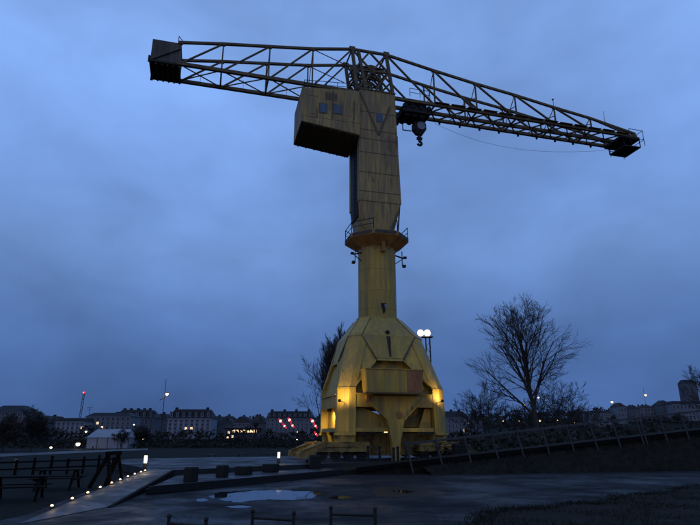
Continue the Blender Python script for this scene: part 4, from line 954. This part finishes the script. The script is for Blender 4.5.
# ------------------------------------------------------------------ lamps
def street_lamp(x, y, Y, label, m='white_l', r=.20, power=0, group=None, arm=.5, ptop=0.0):
    p_ = PY(x, y, Y); z0 = terrain_z(p_.x, Y); h_ = p_.z - z0
    t = thing('street_lamp', (p_.x - arm, Y, z0), label, 'street lamp', group)
    MB().tube((0, 0, -.1), (0, 0, h_ + .25 + ptop), .10, .05, 8).build('pole', M['dark'], t)
    MB().bar((0, 0, h_ + .2), (arm + .2, 0, h_ + .28), .07).build('arm', M['dark'], t)
    MB().lathe([(.05, r * 1.2), (r * .9, r * .75), (r * .95, r * .4)], 10, c=(arm, 0, h_)).build('lamp_head', M['dark'], t)
    MB().sphere((arm, 0, h_), r * .85, 8).build('globe', M[m], t)
    if power:
        ld = lamp_data('glow', 'POINT', power, (1, .82, .58), shadow_soft_size=.2); o = bpy.data.objects.new('glow', ld); lk(o); o.location = (arm, -.4, h_ - .3); o.parent = t
    return t
t = street_lamp(167, 394, 112, 'very tall slender lamp mast with one bright lamp before the white building', r=.32, power=60, ptop=2.6, arm=.45)
MB().bar((-.9, 0, 12.0 - 1.6 + PY(167, 394, 112).z - 11.6), (.9, 0, PY(167, 394, 112).z - 1.2 + .9), .10).build('cross_arm', M['dark'], t)
street_lamp(78, 444, 104, 'bright white lamp beside the marquee', r=.42, power=45)
street_lamp(51, 447.5, 100, 'small lamp glowing among the branches of the spreading tree', r=.22)
street_lamp(86, 431.5, 118, 'lamp on a pole in front of the white flat roofed block', r=.24, power=20)
street_lamp(134, 424.5, 200 + 29, 'lamp high before the old building with chimneys', r=.36)
street_lamp(143.5, 439, 116, 'short lamp shining through the round bushy tree', r=.20)
street_lamp(194, 442.5, 229, 'lamp on the far bank below the white mansard building', r=.30)
street_lamp(157, 443, 229, 'small lamp low beside the tall lamp mast', r=.24)
for x, y in ((236.5, 441.5), (245, 441), (249.5, 445), (260.5, 445)):
    street_lamp(x, y, 229, 'small warm lamp on the far bank beneath the riverside houses', 'warm', r=.30, group='far bank lamps', arm=.3)
street_lamp(297, 439.5, 229, 'pale lamp on the far bank below the long riverside block', r=.30)
street_lamp(538.5, 397.5, 150 + 80, 'lamp shining high through the crown of the tall bare tree', 'warm_hot', r=.40)
street_lamp(525, 404.8, 232, 'faint lamp behind the branches of the tall bare tree', 'warm', r=.28)
street_lamp(540, 420.5, 115, 'warm lamp close behind the trunk of the tall bare tree', 'warm_hot', r=.26, power=40)
for x, y in ((469, 423), (503, 421), (519, 421), (523.5, 422), (557.5, 420)):
    street_lamp(x, y, 232, 'tiny warm lamp beyond the branches across the river', 'warm', r=.26, group='tiny lamps across the river', arm=.3)
street_lamp(575.5, 422.5, 112, 'warm lamp above the railing beside the low thorn tree', 'warm_hot', r=.26, power=40)
street_lamp(612, 402, 160 + 70, 'bright warm lamp against the wooded hill', 'warm_hot', r=.50)
street_lamp(645.5, 395, 170 + 60, 'bright lamp on a tall leaning mast above the hill', 'warm_hot', r=.46, ptop=3)
street_lamp(608, 418.5, 232, 'small lamp below the long pale hill house', 'warm', r=.26)
# pollarded column
p_ = PY(255, 440, 112); t = thing('lamp_column', (p_.x, 112, 0), 'dark unlit column with a broad flat head before the riverside houses', 'lamp column')
h_ = PY(255, 421.5, 112).z
MB().tube((0, 0, 0), (0, 0, h_ - .9), .22, .17, 10).build('pole', M['dark'], t)
MB().lathe([(.18, h_ - 1.0), (.55, h_ - .75), (.62, h_ - .25), (.35, h_)], 12).build('head', M['dark'], t)
# red lamps on leaning poles
for i, (pts, xb) in enumerate((([(280.5, 421), (284.5, 426)], 286), ([(289.5, 420), (292.5, 425.5)], 295), ([(312.5, 421), (315.5, 426), (316, 434)], 317), ([(323, 419), (326, 424)], 328))):
    Y = 100; b = PY(xb, 440, Y); t = thing('red_lamp_pole', (b.x, Y, 0), ['leaning pole with two red lamps over the riverside block', 'leaning pole with two red lamps next to a lit window', 'leaning pole with three red lamps beside the crane', 'leaning pole with red lamps touching the crane leg'][i], 'lamp pole')
    L_ = [PY(x, y, Y) - Vector((b.x, Y, 0)) for x, y in pts]
    pp = Vector((0, 0, -.05))
    pb = MB()
    for l_ in reversed(L_): pb.tube(pp, l_ + Vector((.12, .15, 0)), .05, .04, 6); pp = l_ + Vector((.12, .15, 0))
    pb.build('pole', M['dark'], t)
    for k_, l_ in enumerate(L_):
        MB().lathe([(.05, .36), (.26, .30), (.26, .26), (.05, .24)], 10, c=tuple(l_)).build('lamp_hood', M['dark'], t)
        MB().tube(l_ + Vector((-.30, 0, .36)), l_ + Vector((.30, 0, -.36)), .17, .15, 10).build('red_halo', M['red_l'], t)  # red halo of the lamp, modelled as a glowing tube
        MB().sphere(tuple(l_), (.25, .20, .17)[k_], 8).build('bulb', M['red_hot'], t)
# floodlight mast behind the crane
Y = 78; p_ = PY(424, 334, Y); t = thing('floodlight_mast', (p_.x + .5, Y, 0), 'lattice mast carrying two blazing floodlights behind the crane', 'floodlight mast')
h_ = p_.z
for a in (-.35, .35):
    for b in (-.35, .35): MB().bar((a, b, 0), (a * .8, b * .8, h_ - .4), .09).build('upright', M['dark'], t)
for k in range(16):
    z_ = k * (h_ - 1) / 16; e_ = (h_ - 1) / 16; s_ = 1 if k % 2 else -1
    MB().bar((-.33 * s_, -.33, z_), (.33 * s_, -.33, z_ + e_), .05).build('brace', M['dark'], t); MB().bar((.33, -.33 * s_, z_), (.33, .33 * s_, z_ + e_), .05).build('brace', M['dark'], t)
MB().b2((-.9, -.5, h_ - .5), (.7, .5, h_ - .4)).build('platform', M['dark'], t)
MB().bar((-.9, -.5, h_ + .3), (.7, -.5, h_ + .3), .05).build('hand_rail', M['dark'], t)
for u_ in (-1.0, -.05):
    f = MB().b2((u_ - .36, -.1, h_ - .15), (u_ + .36, .3, h_ + .4)).build('floodlight', M['dark'], t)
    MB().sphere((u_, -.16, h_ + .12), .46, 12).build('lens', M['flood'], f)
MB().sphere((-1.2, -.3, h_ - .75), .12, 6).build('lens', M['warm_hot'], t)
ld = lamp_data('mast_glow', 'POINT', 140, (1, .8, .5), shadow_soft_size=.4); o = bpy.data.objects.new('mast_glow', ld); lk(o); o.parent = t; o.location = (-.5, -1.0, h_ + .2)
# aerial mast with a red warning lamp
Y = 330; p_ = PY(84, 393.5, Y); q_ = PY(79, 421, Y); z0 = terrain_z(q_.x, Y); t = thing('aerial_mast', (q_.x, Y, z0), 'lattice aerial mast with a red warning lamp above the roofs', 'aerial mast')
tp_ = p_ - Vector((q_.x, Y, z0)); bt = Vector((q_.x * .002, 0, 0))
for a in (-.6, .6): MB().bar((a, 0, 0), (tp_.x + a * .7, 0, tp_.z), .22).build('upright', M['dark'], t)
for k in range(12):
    s_ = 1 if k % 2 else -1; A_ = Vector((0, 0, 0)).lerp(tp_, k / 12); B_ = Vector((0, 0, 0)).lerp(tp_, (k + 1) / 12)
    MB().bar(A_ + Vector((-.5 * s_, 0, 0)), B_ + Vector((.5 * s_, 0, 0)), .14).build('brace', M['dark'], t)
MB().sphere(tuple(tp_ + Vector((0, 0, .5))), .75, 8).build('warning_lamp', M['red_l'], t)
MB().sphere(tuple(tp_ + Vector((0, -.75, .5))), .3, 8).build('bulb', M['red_hot'], t)
p_ = PY(90, 408, 300); tag(MB().tube((0, 0, -12), (0, 0, 0), .12, .1, 6).tube((-1.6, 0, 0), (1.6, 0, .3), .09, .09, 6).tube((-1.4, 0, -1.2), (1.2, 0, -.9), .08, .08, 6).tube((0, 0, 0), (0, 0, 1.2), .07, .05, 6).build('roof_aerial', M['dark'], None, p_), 'thin roof aerial with cross bars beside the lattice mast', 'aerial')
